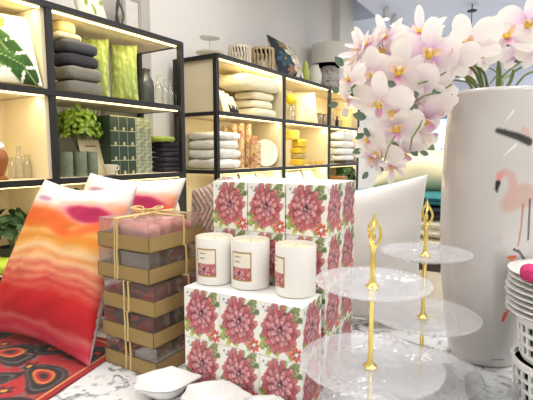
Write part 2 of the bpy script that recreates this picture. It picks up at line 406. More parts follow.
# red paisley cloth lying on the white one at the left
def paint_paisley(u, v):
    u0, v0 = u, v; img = np.ones(u.shape+(3,))*np.array((.66,.09,.12)); n1 = noise2(21, 9)
    img = img*(1+.06*n1(u, v))[...,None]
    g = np.random.default_rng(5)
    def tear(cx, cy, a, s, cols):
        nonlocal img
        s = s*1.35; dx = (u-cx)/s; dy = (v-cy)/s; p = dx*math.cos(a)+dy*math.sin(a); q = -dx*math.sin(a)+dy*math.cos(a)
        q = q-.35*p*p; r = np.hypot(p, q/(.55*np.clip(1-.55*p, .12, 2)))
        for rr, c in cols: img = blend(img, 1-ss(r, rr-.05, rr+.03), c)
        m = (np.abs(r-1.06) < .06) & (np.sin(np.arctan2(q, p)*14) > 0); img = blend(img, m*.8, (.45,.40,.38))
    C1 = [(1.0,(.09,.07,.08)),(.84,(.40,.37,.37)),(.77,(.10,.07,.08)),(.50,(.86,.48,.20)),(.38,(.62,.08,.11)),(.20,(.09,.07,.08))]
    C2 = [(1.0,(.09,.07,.08)),(.80,(.42,.39,.39)),(.73,(.10,.07,.08)),(.52,(.40,.37,.37)),(.45,(.10,.07,.08)),(.22,(.80,.22,.16))]
    w1_ = noise2(25, 11); w2_ = noise2(27, 11); u, v = u+.022*w1_(u, v), v+.022*w2_(u, v)
    tear(.86,.64,2.6,.10,C1); tear(.66,.50,.6,.12,C2); tear(.86,.36,4.2,.11,C2); tear(.55,.74,3.3,.11,C1); tear(.70,.22,1.0,.12,C1); tear(.40,.5,2,.12,C1); tear(.30,.8,5,.12,C2); tear(.25,.25,.4,.12,C2); tear(.92,.86,3.6,.09,C2); tear(.72,.86,1.2,.09,C1); tear(.90,.12,2.0,.09,C1)
    for k in range(30):
        cx, cy = g.uniform(0, 1, 2); r = np.hypot(u-cx, v-cy); th = np.arctan2(v-cy, u-cx)
        rr = .026*(1+.35*np.cos(5*th)); img = blend(img, (1-ss(r, rr-.004, rr+.004))*.85, (.13,.08,.09)); img = blend(img, 1-ss(r, .008, .012), (.92,.62,.25))
    u, v = u0, v0
    e = np.minimum(np.minimum(u, 1-u), np.minimum(v, 1-v)); img = blend(img, 1-ss(e, .035, .05), (.62,.07,.10))
    img = blend(img, ((e > .028) & (e < .038))*1.0, (.86,.66,.40)); return np.clip(img, 0, 1)
n = 150; u, v = np.meshgrid(np.linspace(0, 1, n), np.linspace(0, 1, n), indexing='ij')
su = .62; rc = .10
x = (u-1)*su; y = (v-.5)*.62
# rounded corners
def rounded(x, y, x0, x1, y0, y1, r):
    qx = np.clip(np.abs(x-(x0+x1)/2)-((x1-x0)/2-r), 0, None); qy = np.clip(np.abs(y-(y0+y1)/2)-((y1-y0)/2-r), 0, None)
    l = np.hypot(qx, qy); mxx = np.maximum(qx, qy); f = np.where(l > 1e-9, mxx/np.maximum(l, 1e-9), 1)
    return x-np.sign(x-(x0+x1)/2)*qx*(1-f), y-np.sign(y-(y0+y1)/2)*qy*(1-f)
x, y = rounded(x, y, -su, 0, -.31, .31, rc)
zz = .0035+.0015*wob(8, 5, 12)(u, v)
Vt = np.stack([x, y, zz], -1).reshape(-1, 3); Vb = Vt.copy(); Vb[:, 2] = .0004
cp = paint_paisley(u, v).reshape(-1, 3)
o = mesh('paisley_throw', np.concatenate([Vt, Vb]), np.concatenate([grid_faces(n, n), grid_faces(n, n, n*n, True)]), mat('paisley_fabric', vcol=True, rough=.8, sheen=.2), None, True, np.concatenate([cp, cp]), (-.905, .50, TZ), math.radians(14))
setp(o, 'red paisley throw with black and gold motifs spread under the sunset cushion', 'throw')

# ------------------------------------------------------------------ sunset cushions
def paint_sunset(u, v):
    n1 = noise2(31, 4); n2 = noise2(35, 3)
    w = v + .035*n1(u*1.2, v*2.2) - .10*(u-.5)*(v-.2) + .02*n2(u*3, v*6) + .012*n2(u*1.5+3, v*22)
    st = [(0,(.88,.42,.50)),(.05,(.80,.20,.30)),(.10,(.80,.40,.40)),(.13,(.72,.12,.17)),(.20,(.78,.10,.14)),(.26,(.82,.15,.16)),(.295,(.88,.40,.34)),(.315,(.82,.24,.26)),(.34,(.90,.54,.42)),(.36,(.84,.34,.32)),(.385,(.93,.66,.50)),(.41,(.88,.46,.38)),(.445,(.95,.80,.62)),
          (.475,(.92,.64,.38)),(.51,(.96,.85,.68)),(.55,(.94,.74,.42)),(.59,(.90,.60,.22)),(.63,(.95,.76,.44)),(.67,(.91,.50,.17)),(.72,(.92,.42,.15)),(.77,(.90,.46,.22)),(.81,(.94,.66,.50)),(.845,(.96,.84,.78)),(.875,(.99,1.0,1.02)),(1.2,(.99,1.03,1.08))]
    xs = [s[0] for s in st]; img = np.stack([np.interp(w, xs, [s[1][k] for s in st]) for k in range(3)], -1)*np.array((.95,.89,.84))
    r = np.hypot((u-.77-.15*(v-.8))/.25, (v-.79+.12*(u-.72)+.015*n1(u*2, v*2))/.062)
    img = blend(img, (1-ss(r, .75, 1.6))*.6, (.95,.70,.78)); img = blend(img, 1-ss(r, .65, 1.1), (.68,.10,.30))
    r2 = np.hypot((u-.79)/.10, (v-.795)/.03); img = blend(img, (1-ss(r2, .4, 1.3))*.6, (.58,.06,.26))
    r3 = np.abs(v-.70-.10*np.sin(u*6+.5)-.05*u+.02*n2(u*4, v*4)); img = blend(img, (1-ss(r3, .012, .05))*ss(u, .25, .5)*.85, (.93,.40,.18))
    r4 = np.hypot((u-.24)/.10, (v-.865)/.02); img = blend(img, (1-ss(r4, .6, 1.4))*.7, (.68,.45,.60))
    r5 = np.abs(v-.585-.03*np.sin(u*7+2)); img = blend(img, (1-ss(r5, .01, .04))*ss(u, .5, .75)*.8, (.90,.55,.18))
    return np.clip(img, 0, 1)
sil = mat('printed_satin', vcol=True, rough=.75, bump=.25, bscale=14)
pillow('cushion', (-1.42,.600,.757), (-.952,.640,.757), (-1.464,.850,1.209), (-1.036,.885,1.200), .15, sil, paint_sunset, n=110, pinch=.10, chop=.03, seed=4,
       label='large cushion with orange, red and magenta sunset print, front one by the gift boxes')
pillow('cushion', (-1.47,.80,.757), (-1.02,.86,.757), (-1.50,1.055,1.222), (-1.046,1.110,1.214), .15, sil, paint_sunset, n=90, pinch=.09, chop=.02, seed=14,
       label='white cushion with magenta patch, mostly hidden behind the sunset cushion')

# ------------------------------------------------------------------ floral candle boxes
pm = mat('printed_card', vcol=True, rough=.45)
bV, bF, bC = painted_box(.1008, .103, .1185, paint_peony, (.95,.95,.93))
b0 = None
rowsn = ['bottom', 'second', 'third', 'top']
def turn(x, y, rz):
    a = BLOCK_TURN; dx, dy = x+.395, y-.748; return -.395+dx*math.cos(a)-dy*math.sin(a), .748+dx*math.sin(a)+dy*math.cos(a), rz+a
BLOCK_TURN = math.radians(4.5)
def candle_box(x, y, z, label, group='peony printed candle boxes in the block', rz=0):
    global b0
    if b0 is None:
        x, y, rz = turn(x, y, rz); b0 = mesh('candle_box', bV, bF, pm, None, False, bC, (x, y, z), rz); setp(b0, label, 'box', group); return b0
    x, y, rz = turn(x, y, rz); return dup(b0, (x, y, z), rz, label, group)
XS = [-.6475, -.5465, -.4455]; cn = ['left', 'middle', 'right']
for k in range(2):
    for i, xx in enumerate(XS):
        candle_box(xx, .800, TZ+.12*k, 'peony printed box in the front row, %s layer, %s one' % (('bottom','upper')[k], ('leftmost','middle','rightmost')[i]), rz=random.uniform(-.02, .02))
for k in range(4):
    for j in range(2):
        for i, xx in enumerate(XS):
            x_ = -.4455-.1035*(2-i); y_ = .930+.107*j
            if k == 3: lb = ('peony printed box on top of the tall block, %s one in front' % ('leftmost','middle','rightmost')[i]) if j == 0 else 'peony printed box on top of the tall block, %s one behind' % ('leftmost','middle','rightmost')[i]
            elif k == 2 and j == 0: lb = 'peony printed box under the top layer, %s' % ('behind the left candle','behind the middle candle','at the right corner behind the right candle')[i]
            elif i == 2: lb = 'peony printed box at right side of tall block, %s layer, %s' % (rowsn[k], ('beside the front row','at the back corner')[j])
            else: lb = 'peony printed box buried inside the tall block behind other boxes'
            candle_box(x_, y_, TZ+.12*k, lb, rz=random.uniform(-.015, .015))

# ------------------------------------------------------------------ candles
cw = mat('white_glazed_glass', (.94,.925,.895), .12, coat=.4); wx = mat('cream_wax', (.97,.93,.80), .5, transl=.15)
def paint_label(u, v):
    img = np.ones(u.shape+(3,))*np.array((.93,.90,.82))
    pe = paint_peony(.12+.72*((u*1.25) % 1), np.clip(v/.46, 0, 1)*.5+.27, 5); low = v < .46
    img = np.where(low[...,None], pe, img)
    for y0, a, b, t in ((.84,.18,.55,.02),(.74,.18,.42,.012),(.66,.18,.48,.012),(.57,.18,.80,.008)):
        img = blend(img, ((np.abs(v-y0) < t) & (u > a) & (u < b) & (np.sin(u*90)+.5 > 0))*.75, (.35,.28,.25))
    e = np.minimum(np.minimum(u*.9, .9-u*.9), np.minimum(v, 1-v)); return np.clip(blend(img, (e < .035)*1.0, (.66,.52,.24)), 0, 1)
def candle(px, py, label, ang):
    p = at(px, py, 'z', TZ+.239); R = .0458; H = .112
    r = thing('candle', label, 'candle', (p.x, p.y, TZ+.2388), 0, 'white jar candles on the peony boxes')
    MB().lathe([(0,0),(R-.004,0),(R-.001,.002),(R,.006),(R,H-.002),(R-.001,H),(R-.003,H),(R-.004,H-.012),(R-.005,H-.012),(0,H-.012)], 48).out('jar', cw, r)
    MB().lathe([(0,H-.0118),(R-.0045,H-.0118),(R-.0045,H-.008),(R-.010,H-.0095),(0,H-.0085)], 40).out('wax', wx, r)
    MB().tube([(0,0,H-.009),(.001,0,H-.003),(.002,.001,H+.001)], .0012, 6).out('wick', mat('cotton_wick', (.85,.80,.68), .9), r)
    n = 30; u, v = np.meshgrid(np.linspace(0, 1, n), np.linspace(0, 1, n), indexing='ij'); th = ang+(u-.5)*1.12
    V = np.stack([(R+.0006)*np.cos(th), (R+.0006)*np.sin(th), .022+v*.067], -1).reshape(-1, 3)
    mesh('paper_label', V, grid_faces(n, n), mat('label_paper', vcol=True, rough=.5), r, True, paint_label(u, v).reshape(-1, 3))
tocam = lambda p: math.atan2(-p[1], -p[0])
candle(215, 280.5, 'white jar candle with peony label, leftmost of three on the boxes', -1.02-.35)
candle(250.5, 285, 'white jar candle with peony label, middle of three on the boxes', -1.02-.45)
candle(295.5, 292.5, 'white jar candle, rightmost of three, label turned away to the left', -1.02-1.15)

# ------------------------------------------------------------------ kraft gift boxes
kraft = mat('kraft_card', (.63,.53,.335), .7, var=.06, vscale=25); lidm = clear('clear_lid', (.97,.96,.95), .03, .03)
straw = mat('raffia', (.84,.74,.50), .7, var=.15, vscale=60)
gw, gd = .186, .205; gc = Vector((-.868, .797, 0)); gr = math.radians(2)
tips = ['topmost, tied with a raffia bow over pink fabric', 'second from top', 'third from top, the middle one', 'fourth from top, second from bottom', 'lowest one on the cloth']
for k in range(5):
    z = TZ+.0006+.0775*k; idx = 4-k
    r = thing('gift_box', 'kraft gift box with clear lid, '+tips[idx], 'gift box', (gc.x+(-.012 if idx < 2 else .004)+random.uniform(-.002,.002), gc.y+random.uniform(-.004,.004), z), gr+random.uniform(-.02,.02), 'kraft gift boxes stacked by the sunset cushion')
    a, b = gw/2, gd/2; t = .0025
    MB().box(-a,a,-b,b,0,t).box(-a,a,-b,-b+t,0,.037).box(-a,a,b-t,b,0,.037).box(-a,-a+t,-b,b,0,.037).box(a-t,a,-b,b,0,.037).out('tray', kraft, r, False)
    q = .003; MB().box(-a+q,a-q,-b+q,b-q,.0745,.0755).box(-a+q,a-q,-b+q,-b+q+.001,.0375,.0745).box(-a+q,a-q,b-q-.001,b-q,.0375,.0745).box(-a+q,-a+q+.001,-b+q,b-q,.0375,.0745).box(a-q-.001,a-q,-b+q,b-q,.0375,.0745).out('lid', lidm, r, False)
    e = .0012
    for dx in ((-.026,-.017) if idx in (0,1) else (-.012+.006*(k % 2), .004)):
        MB().tube([(dx,-b-e,.001),(dx+.002,-b-e,.04),(dx,-b-e,.0765),(dx,b+e,.0765),(dx,b+e,.001)], .0028, 6).out('raffia_tie', straw, r)
    dy = .018+.01*(k % 2)
    MB().tube([(a+e,dy,.001),(a+e,dy+.002,.04),(a+e,dy,.0765),(-a-e,dy,.0765),(-a-e,dy,.001)], .003, 6).out('raffia_tie', straw, r)
    if idx == 0:
        m_ = MB()
        for s_, ph in ((1,.2),(-1,.1),(1,1.1),(-1,.9),(1,-.5)):
            pts = []
            for i in range(13):
                q_ = 2*PI*i/12; rr = .045*abs(math.sin(q_/2)); 
                pts.append((-.05+s_*rr*math.cos(ph+.5*math.sin(q_)), .03+s_*rr*math.sin(ph+.5*math.sin(q_)), .079+.010*math.sin(q_/2)))
            m_.tube(pts, .0022, 6)
        m_.tube([(-.05,.03,.081),(-.0,-.05,.079),(.02,-.08,.079)], .002, 6); m_.tube([(-.05,.03,.081),(.03,.06,.079),(.075,.055,.079)], .002, 6)
        m_.out('raffia_bow', straw, r)
    fc = {0:(.90,.60,.60),1:(.46,.35,.28),2:(.52,.36,.30),3:(.38,.30,.25),4:(.46,.36,.30)}[idx]
    fm = mat('gift_fabric_%d' % idx, fc, .8, var=.25, vscale=30, bump=.5, bscale=60, sheen=.3)
    soft('folded_scarf', r.location.x, r.location.y, z+.003, gw-.024, gd-.024, .064, fm, ['pink','grey brown','rosy brown','dark brown','taupe'][idx]+' folded scarf inside the '+['topmost','second','middle','fourth','lowest'][idx]+' kraft gift box', 'scarf', 'scarves inside the gift boxes', e=.4, rz=gr, layers=2, wr=.06, seed=60+k)

# ------------------------------------------------------------------ white leaf dishes
por = mat('white_porcelain', (.95,.945,.93), .18, coat=.5)
def leaf_dish(px, py, label, rz, s=.97, z=TZ):
    p = at(px, py, 'z', z+.03); nr, nt_ = 14, 96; V = []
    def R(q, f):
        b = .064*.052/math.sqrt((.052*math.cos(q))**2+(.064*math.sin(q))**2); t_ = 0
        for a, h, w in ((0,.022,.20),(1.35,.011,.22),(PI-.35,.010,.18),(PI+.40,.012,.18),(-1.3,.004,.3)):
            d = math.atan2(math.sin(q-a), math.cos(q-a)); t_ += h*math.exp(-abs(d/w)**1.6)
        return (b+t_*f**4)*s
    for side in (0, 1):
        for i in range(nr+1):
            f = i/nr
            for j in range(nt_):
                q = 2*PI*j/nt_; rr = R(q, f)*f
                if side == 0: zz = .008+.031*f**2.2
                else:
                    zz = .037*(max(f-.42, 0)/.58)**1.4
                V.append((rr*math.cos(q), rr*math.sin(q), zz*s))
    Fc = []
    for side in (0, 1):
        o_ = side*(nr+1)*nt_
        for i in range(nr):
            for j in range(nt_):
                f = (o_+i*nt_+j, o_+i*nt_+(j+1) % nt_, o_+(i+1)*nt_+(j+1) % nt_, o_+(i+1)*nt_+j); Fc.append(f if side else f[::-1])
    a0 = nr*nt_; b0_ = (nr+1)*nt_+nr*nt_
    for j in range(nt_): Fc.append((a0+j, a0+(j+1) % nt_, b0_+(j+1) % nt_, b0_+j))
    o = mesh('leaf_dish', V, Fc, por, None, True, None, (p.x, p.y, z+.0005), rz); setp(o, label, 'dish', 'white leaf shaped dishes at the front'); return o
leaf_dish(165, 382.5, 'white leaf shaped dish leftmost of three, in front of the gift boxes', .75)
leaf_dish(214, 396.5, 'white leaf shaped dish in the middle of three, before the peony boxes', .45)
leaf_dish(264, 413, 'white leaf shaped dish rightmost of three, cut by the lower edge', .3)

# ------------------------------------------------------------------ tiered cake stands
gold = mat('polished_gold', (.95,.86,.50), .24, metal=1); pg = clear('embossed_glass', (.975,.975,.98), .03, .20, bump=.12, bscale=70)
pg2 = clear('plain_glass', (.985,.985,.985), .02, .15)
def cake_stand(px, py, z, label):
    p = at(px, py, 'z', z); r = thing('cake_stand', label, 'cake stand', (p.x, p.y, TZ+.001), 0, 'glass cake stands with gold poles')
    def plate(R, z0):
        pr = [(.006,z0),(R*.52,z0),(R*.56,z0-.001),(R*.60,z0+.004),(R*.66,z0+.004),(R*.97,z0+.012),(R,z0+.013),(R,z0+.0155),(R*.97,z0+.015),(R*.66,z0+.008),(R*.60,z0+.0075),(R*.56,z0+.003),(R*.52,z0+.0035),(.006,z0+.0035)]
        MB().lathe(pr[:4]+pr[-4:], 72).out('plate_centre', pg2, r)
        o = MB(); o.lathe(pr[3:-3], 96, mod=lambda q, i, k: 1+(.010*math.cos(32*q) if 2 <= i <= 5 else 0)); rim = o.out('plate_rim', pg, r)
        bd = MB()
        for j in range(60):
            q = 2*PI*j/60; bd.ell((R*.985*math.cos(q), R*.985*math.sin(q), z0+.0155), (.0034,.0034,.0028), 6, 4)
        bd.out('beaded_edge', pg2, rim)
    plate(.137, .016); plate(.127, .155); plate(.101, .305)
    MB().lathe([(0,0),(.045,0),(.045,.003),(.02,.006),(.008,.012),(.0055,.018),(.0045,.03),(.0045,.14),(.007,.146),(.013,.152),(.013,.155),(.0,.155)], 24).out('pole', gold, r)
    MB().lathe([(0,.1585),(.012,.1585),(.013,.162),(.007,.168),(.0045,.178),(.0045,.285),(.007,.294),(.012,.302),(.012,.305),(0,.305)], 24).out('pole', gold, r)
    f = MB(); f.lathe([(0,.3085),(.012,.3085),(.013,.312),(.007,.317),(.0045,.325),(.0042,.34),(.0065,.352),(.0042,.362),(.004,.375),(.007,.384),(.004,.388),(0,.388)], 20)
    for s_ in range(3):
        q0 = s_*2*PI/3
        f.tube([((.003+.010*math.sin(PI*t))*math.cos(q0+1.0*t), (.003+.010*math.sin(PI*t))*math.sin(q0+1.0*t), .384+.045*t) for t in [i/10 for i in range(11)]], .0028, 8)
    f.ell((0,0,.402), (.004,.004,.008), 8, 6); f.lathe([(0,.424),(.006,.427),(.004,.433),(.0015,.440),(0,.446)], 12)
    f.out('finial', gold, r)
cake_stand(370, 370, .905, 'glass tiered cake stand with gold pole, front one, cut by the lower edge')
cake_stand(422.5, 320, .905, 'glass tiered cake stand with gold pole, rear one beside the flamingo vase')

# clear glass bowl at the bottom
p = at(491, 398, 'z', .77)
o = MB().lathe([(0,0),(.035,0),(.043,.004),(.050,.02),(.054,.050),(.056,.053),(.052,.051),(.048,.022),(.040,.008),(0,.006)], 60, mod=lambda q, i, k: 1+.012*math.cos(12*q)).out('glass_bowl', clear('pressed_glass', (.97,.975,.975), .05, .06, bump=.4, bscale=60), None, True, (p.x, p.y, TZ+.001))
setp(o, 'low clear pressed glass bowl on the cloth before the flamingo vase', 'bowl')

# ------------------------------------------------------------------ flamingo vase
vc = at(481.5, 354, 'z', TZ); VX, VY = vc.x, vc.y
vprof = [(0,0),(.078,0),(.083,.004),(.087,.02),(.101,.10),(.1135,.22),(.1205,.36),(.122,.47),(.1195,.58),(.114,.67),(.1095,.722),(.1065,.730),(.1045,.731),(.1025,.728),(.105,.71),(.110,.62),(.116,.47),(.112,.33),(.095,.1),(.078,.02),(0,.018)]
nz = 190; nth = 280
outer = vprof[3:11]; zs = np.linspace(.02, .722, nz); rs = np.interp(zs, [a[1] for a in outer], [a[0] for a in outer])
k_ = np.ones(9)/9; rp = np.pad(rs, 4, mode='edge'); rs = np.convolve(rp, k_, 'valid')
prof = [(0,0),(.078,0),(.083,.004)]+list(zip(rs, zs))+vprof[11:]
def vase_tz(px, py):
    r = ray(px, py); o_ = CAM-Vector((VX, VY, TZ)); R = .128
    for _ in range(4):
        a = r.x**2+r.y**2; b = 2*(o_.x*r.x+o_.y*r.y); c = o_.x**2+o_.y**2-R*R; D = b*b-4*a*c
        t = (-b-math.sqrt(max(D, 0)))/(2*a); h = (o_.z+r.z*t)/.965; R = float(np.interp(h, zs, rs))
    q = o_+r*t; return math.atan2(q.y, q.x), h
V = []; 
for (R, z) in prof:
    for j in range(nth): q = 2*PI*j/nth; V.append((R*math.cos(q), R*math.sin(q), z))
V = np.array(V); Fc = np.array([(i*nth+j, i*nth+(j+1) % nth, (i+1)*nth+(j+1) % nth, (i+1)*nth+j) for i in range(len(prof)-1) for j in range(nth)])
TH = np.arctan2(V[:,1], V[:,0]); HH = V[:,2]; RR = np.hypot(V[:,0], V[:,1]); cv = np.tile(np.array((.79,.775,.757)), (len(V), 1))
def stroke(pts, r0, r1, col, a=1.0, soft_=.0015):
    global cv
    Q = [vase_tz(*p_) for p_ in pts]; best = np.full(len(V), 9.0); n_ = len(Q)
    for i in range(n_-1):
        (t0, h0), (t1, h1) = Q[i], Q[i+1]
        dt = (TH-t0+PI) % (2*PI)-PI; d1 = (t1-t0+PI) % (2*PI)-PI; x_ = dt*.125; y_ = HH-h0; ax = d1*.125; ay = h1-h0
        tt = np.clip((x_*ax+y_*ay)/max(ax*ax+ay*ay, 1e-9), 0, 1); d_ = np.hypot(x_-tt*ax, y_-tt*ay)
        rad = r0+(r1-r0)*(i+tt)/max(n_-1, 1); best = np.minimum(best, d_-rad)
    m_ = (1-ss(best, -soft_, soft_))*a*(RR > .06)*(HH > .02); cv = blend(cv, m_, col)
pink = (.80,.66,.62)
stroke([(524,196),(516,199),(509,205)], .030, .020, (.78,.66,.61), .9, .008)
stroke([(510,200),(514,188),(511,176),(505,172),(500,176)], .012, .007, pink, .9, .004)
stroke([(500,175),(498,182)], .008, .005, (.86,.60,.60), 1); stroke([(498,183),(496.5,189),(497,192)], .006, .002, (.13,.10,.10), 1)
stroke([(498,131),(508,134),(518,137),(529,142)], .006, .010, (.20,.19,.18), 1, .003); stroke([(505,131),(512,137)], .003, .003, (.22,.2,.2), 1)
stroke([(524,130),(528,134)], .008, .006, (.82,.66,.60), .8, .003)
stroke([(523,205),(521,228),(518,246)], .0022, .0018, (.70,.46,.34), 1)
stroke([(514,250),(519,252),(523,258),(527,266)], .003, .003, (.22,.20,.2), 1); stroke([(509,258),(516,257)], .004, .003, (.87,.40,.25), 1); stroke([(512,260),(514,263)], .004, .002, (.92,.62,.40), 1)
stroke([(512,304),(507,313),(503,321)], .002, .004, (.84,.42,.30), 1); stroke([(505,314),(503,320)], .004, .004, (.82,.32,.26), 1)
stroke([(530,200),(528,240)], .003, .003, (.25,.22,.2), .8)
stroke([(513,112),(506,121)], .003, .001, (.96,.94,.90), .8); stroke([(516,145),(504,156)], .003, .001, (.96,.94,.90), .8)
for x0 in (491,494.5,498,501): stroke([(x0,360.5),(x0+2,360)], .0016, .0016, (.30,.32,.36), .8)
V[:, 2] *= .965
o = mesh('vase', V, Fc, mat('glossy_printed_ceramic', vcol=True, rough=.10, coat=.6), None, True, cv, (VX, VY, TZ+.001)); setp(o, 'tall glossy white vase with flamingo print holding the orchids', 'vase')

# ------------------------------------------------------------------ orchids
petm = mat('orchid_petal', vcol=True, rough=.5, transl=.38, sheen=.1); lipm = mat('orchid_lip', vcol=True, rough=.45, transl=.15)
stm = mat('orchid_stem_green', (.45,.50,.28), .6, var=.2, vscale=30); leafm = mat('grey_green_leaf', (.40,.48,.40), .55, var=.15, vscale=40)
budm = mat('orchid_bud', (.93,.90,.86), .5, transl=.2)
def petal_mesh(L, W, ang, z0, bend, cup, seed, nu=10, nv=9, pinkness=.5):
    g = wob(seed, 5, 3); V = []; C = []
    for i in range(nu):
        t = i/(nu-1)
        hw = W/2*(math.sin(PI*min(t*.93+.045, 1))**.62)*(0.55+.55*t)
        for j in range(nv):
            s_ = -1+2*j/(nv-1); x_ = L*t; y_ = hw*s_
            z_ = z0 - bend*t*t + cup*(s_*s_)*hw*1.2 + .03*float(g(t*2, s_*1.5))*t
            V.append((x_*math.cos(ang)-y_*math.sin(ang), x_*math.sin(ang)+y_*math.cos(ang), z_))
            k = np.clip(math.exp(-((t-.05)/.30)**2)*pinkness*1.1+.13*pinkness*abs(math.sin(s_*9))*(1-t)+.30*pinkness*(t > .0)*math.exp(-((t-.55)/.35)**2)*(1-abs(s_))*.8, 0, 1)
            C.append(np.array((.975,.96,.93))*(1-k)+np.array((.84,.64,.84))*k)
    return np.array(V), grid_faces(nu, nv), np.array(C)
def flower_data(seed, pk, half=False):
    parts = [petal_mesh(.98,.66,PI/2,-.03,.10,.10,seed,pinkness=pk*.8), petal_mesh(.95,.60,PI*1.22,-.03,.16,.10,seed+1,pinkness=pk), petal_mesh(.95,.60,PI*1.78,-.03,.16,.10,seed+2,pinkness=pk),
             petal_mesh(1.02,1.02,.16,.03,.20,-.14,seed+3,pinkness=pk), petal_mesh(1.02,1.02,PI-.16,.03,.20,-.14,seed+4,pinkness=pk)]
    if half: parts = [petal_mesh(1.05,.46,a_,.0,-.55+.2*(k_ % 2),.35,seed+k_,pinkness=pk) for k_, a_ in enumerate((PI/2,PI*1.15,PI*1.85,.25,PI-.25))]
    V = []; Fc = []; C = []; n = 0
    for a, b, c in parts: V.append(a); Fc.append(b+n); C.append(c); n += len(a)
    return np.concatenate(V), np.concatenate(Fc), np.concatenate(C)
def lip_data():
    V = []; Fc = []; C = []
    def add(P, f, c): n_ = len(V); V.extend(P); Fc.extend([tuple(i+n_ for i in q) for q in f]); C.extend(c)
    for a, L, W, b, col, tip in ((-PI/2,.42,.30,-.16,(.88,.58,.74),(.93,.76,.84)),(.35,.28,.24,-.30,(.97,.86,.42),(.96,.84,.84)),(PI-.35,.28,.24,-.30,(.97,.86,.42),(.96,.84,.84))):
        P, f, _ = petal_mesh(L, W, a, .10, b, .5, 3, 7, 6); t = np.hypot(P[:,0], P[:,1])/L
        add(P, f, [np.array(col)*(1-k)+np.array(tip)*k for k in np.clip(t, 0, 1)])
    mb = MB().ell((0,.05,.14), (.085,.10,.10), 8, 6).ell((0,-.06,.18), (.10,.08,.07), 8, 6)
    add([np.array(v) for v in mb.V], mb.F, [np.array((.96,.84,.60)) if v[1] > 0 else np.array((.95,.80,.22)) for v in mb.V]); return np.array(V), Fc, np.array(C)
def mk_data(name, d, m):
    o = mesh(name, d[0], d[1], m, None, True, d[2]); me = o.data; bpy.data.objects.remove(o); return me
FD = [mk_data('flower', flower_data(100+10*i, pk), petm) for i, pk in enumerate((.18,.36,.66))]+[mk_data('flower', flower_data(160, .6, True), petm)]; LD = mk_data('lip', lip_data(), lipm)
# stems: label, way points (px, py, depth); flowers (px, py, depth, radius px, yaw, pitch, spin, pinkness index)
STEMS = [
 ('orchid stem with white blooms arching furthest left over the shelf unit', [(478,92,1.22),(462,62,1.17),(425,60,1.12),(390,72,1.08),(362,80,1.04),(349,92,1.02)],
  [(374,75,1.02,30,-.3,-.1,.1,1),(356,62,1.06,20,-1.0,.5,.5,1),(381,102,.99,34,-.25,-.25,-.15,0),(350,80,1.02,21,-.8,.1,.6,0),(349,100,1.03,16,-.6,-.3,2.2,1),(360,52,1.06,22,-.7,.6,.5,3),(354,72,1.05,16,-.9,.2,1.0,3)]),
 ('orchid stem with tall white blooms below the track lights', [(480,90,1.23),(470,60,1.19),(440,48,1.14),(405,56,1.09),(385,52,1.06)],
  [(399,72,1.00,36,-.1,-.1,-.1,0),(385,52,1.06,28,-.4,.3,.3,1),(372,42,1.07,18,-1.1,.5,.4,1),(428,54,1.00,38,.25,.15,-.12,2),(412,44,1.08,25,-.5,.4,.9,0),(420,34,1.05,26,.2,.7,.1,3),(386,38,1.05,22,-.5,.6,.4,3),(366,46,1.06,20,-.4,.5,.6,3)]),
 ('orchid stem with pink hearted blooms above the vase mouth', [(484,88,1.24),(478,66,1.18),(462,52,1.12),(448,58,1.08)],
  [(450,54,1.02,30,-.15,.0,-.3,1),(468,44,1.04,34,.0,.2,.35,0),(440,72,1.05,22,-.4,-.5,.4,2)]),
 ('orchid stem with large blooms leaning right off the vase', [(497,88,1.25),(498,66,1.20),(505,48,1.15),(520,40,1.10),(535,42,1.07)],
  [(506,38,1.05,32,.1,.3,.3,0),(527,24,1.05,30,.3,.2,-.2,2),(519,54,1.09,20,.3,-.3,.2,2),(537,48,1.05,24,.5,-.1,.4,1),(488,56,1.14,17,-.2,-.2,.5,1)]),
 ('orchid stem drooping with blush blooms in front of the white pillows', [(472,92,1.21),(455,76,1.16),(430,84,1.10),(405,104,1.06),(388,130,1.04),(380,160,1.04)],
  [(412,92,1.02,34,-.2,-.5,.6,2),(424,118,1.05,34,.2,-.6,1.0,2),(396,128,1.01,30,-.3,-.5,.2,1),(381,152,1.03,26,-.6,-.5,-.4,0),(404,152,1.06,24,.1,-.8,.9,1),(368,140,1.05,19,-.8,-.3,.7,0),(420,96,1.09,30,.2,-.5,2.6,2),(402,112,1.07,30,-.1,-.7,1.7,2),(372,158,1.04,18,-.6,-.6,2.4,3),(392,166,1.05,18,.0,-.9,3.0,3),(414,132,1.06,20,.4,-.8,2.6,3),(434,106,1.06,28,.3,-.5,.9,1),(416,80,1.03,28,.1,-.3,.5,2),(428,134,1.09,22,.3,-.6,1.8,0),(392,112,1.0,24,-.2,-.5,2.2,0)]),
 ('short orchid stem with buds curling at the back of the vase mouth', [(505,88,1.27),(512,74,1.26),(524,66,1.24),(537,62,1.22)], [(472,66,1.24,18,-.2,-.2,.8,1),(428,80,1.14,28,-.1,-.2,.2,2),(436,100,1.13,24,-.2,-.6,.4,2)]),
]
def smooth_path(P, n=8):
    P = [Vector(p) for p in P]; Q = [P[0]]+P+[P[-1]]; out = []
    for i in range(1, len(Q)-2):
        for k in range(n):
            t = k/n; a, b, c, d = Q[i-1], Q[i], Q[i+1], Q[i+2]
            out.append(.5*((2*b)+(-a+c)*t+(2*a-5*b+4*c-d)*t*t+(-a+3*b-3*c+d)*t**3))
    out.append(P[-1]); return out
def leaf_mesh(L, W):
    V = []; nu, nv = 9, 5
    for i in range(nu):
        t = i/(nu-1); hw = W/2*math.sin(PI*(.04+.94*t))**.8
        for j in range(nv): s_ = -1+2*j/(nv-1); V.append((L*t, hw*s_, .15*L*t*(1-t)+abs(s_)*hw*.3))
    return V, grid_faces(nu, nv)
LEAF = mesh('leaf', *leaf_mesh(1, .62), leafm); LEAFD = LEAF.data; bpy.data.objects.remove(LEAF)
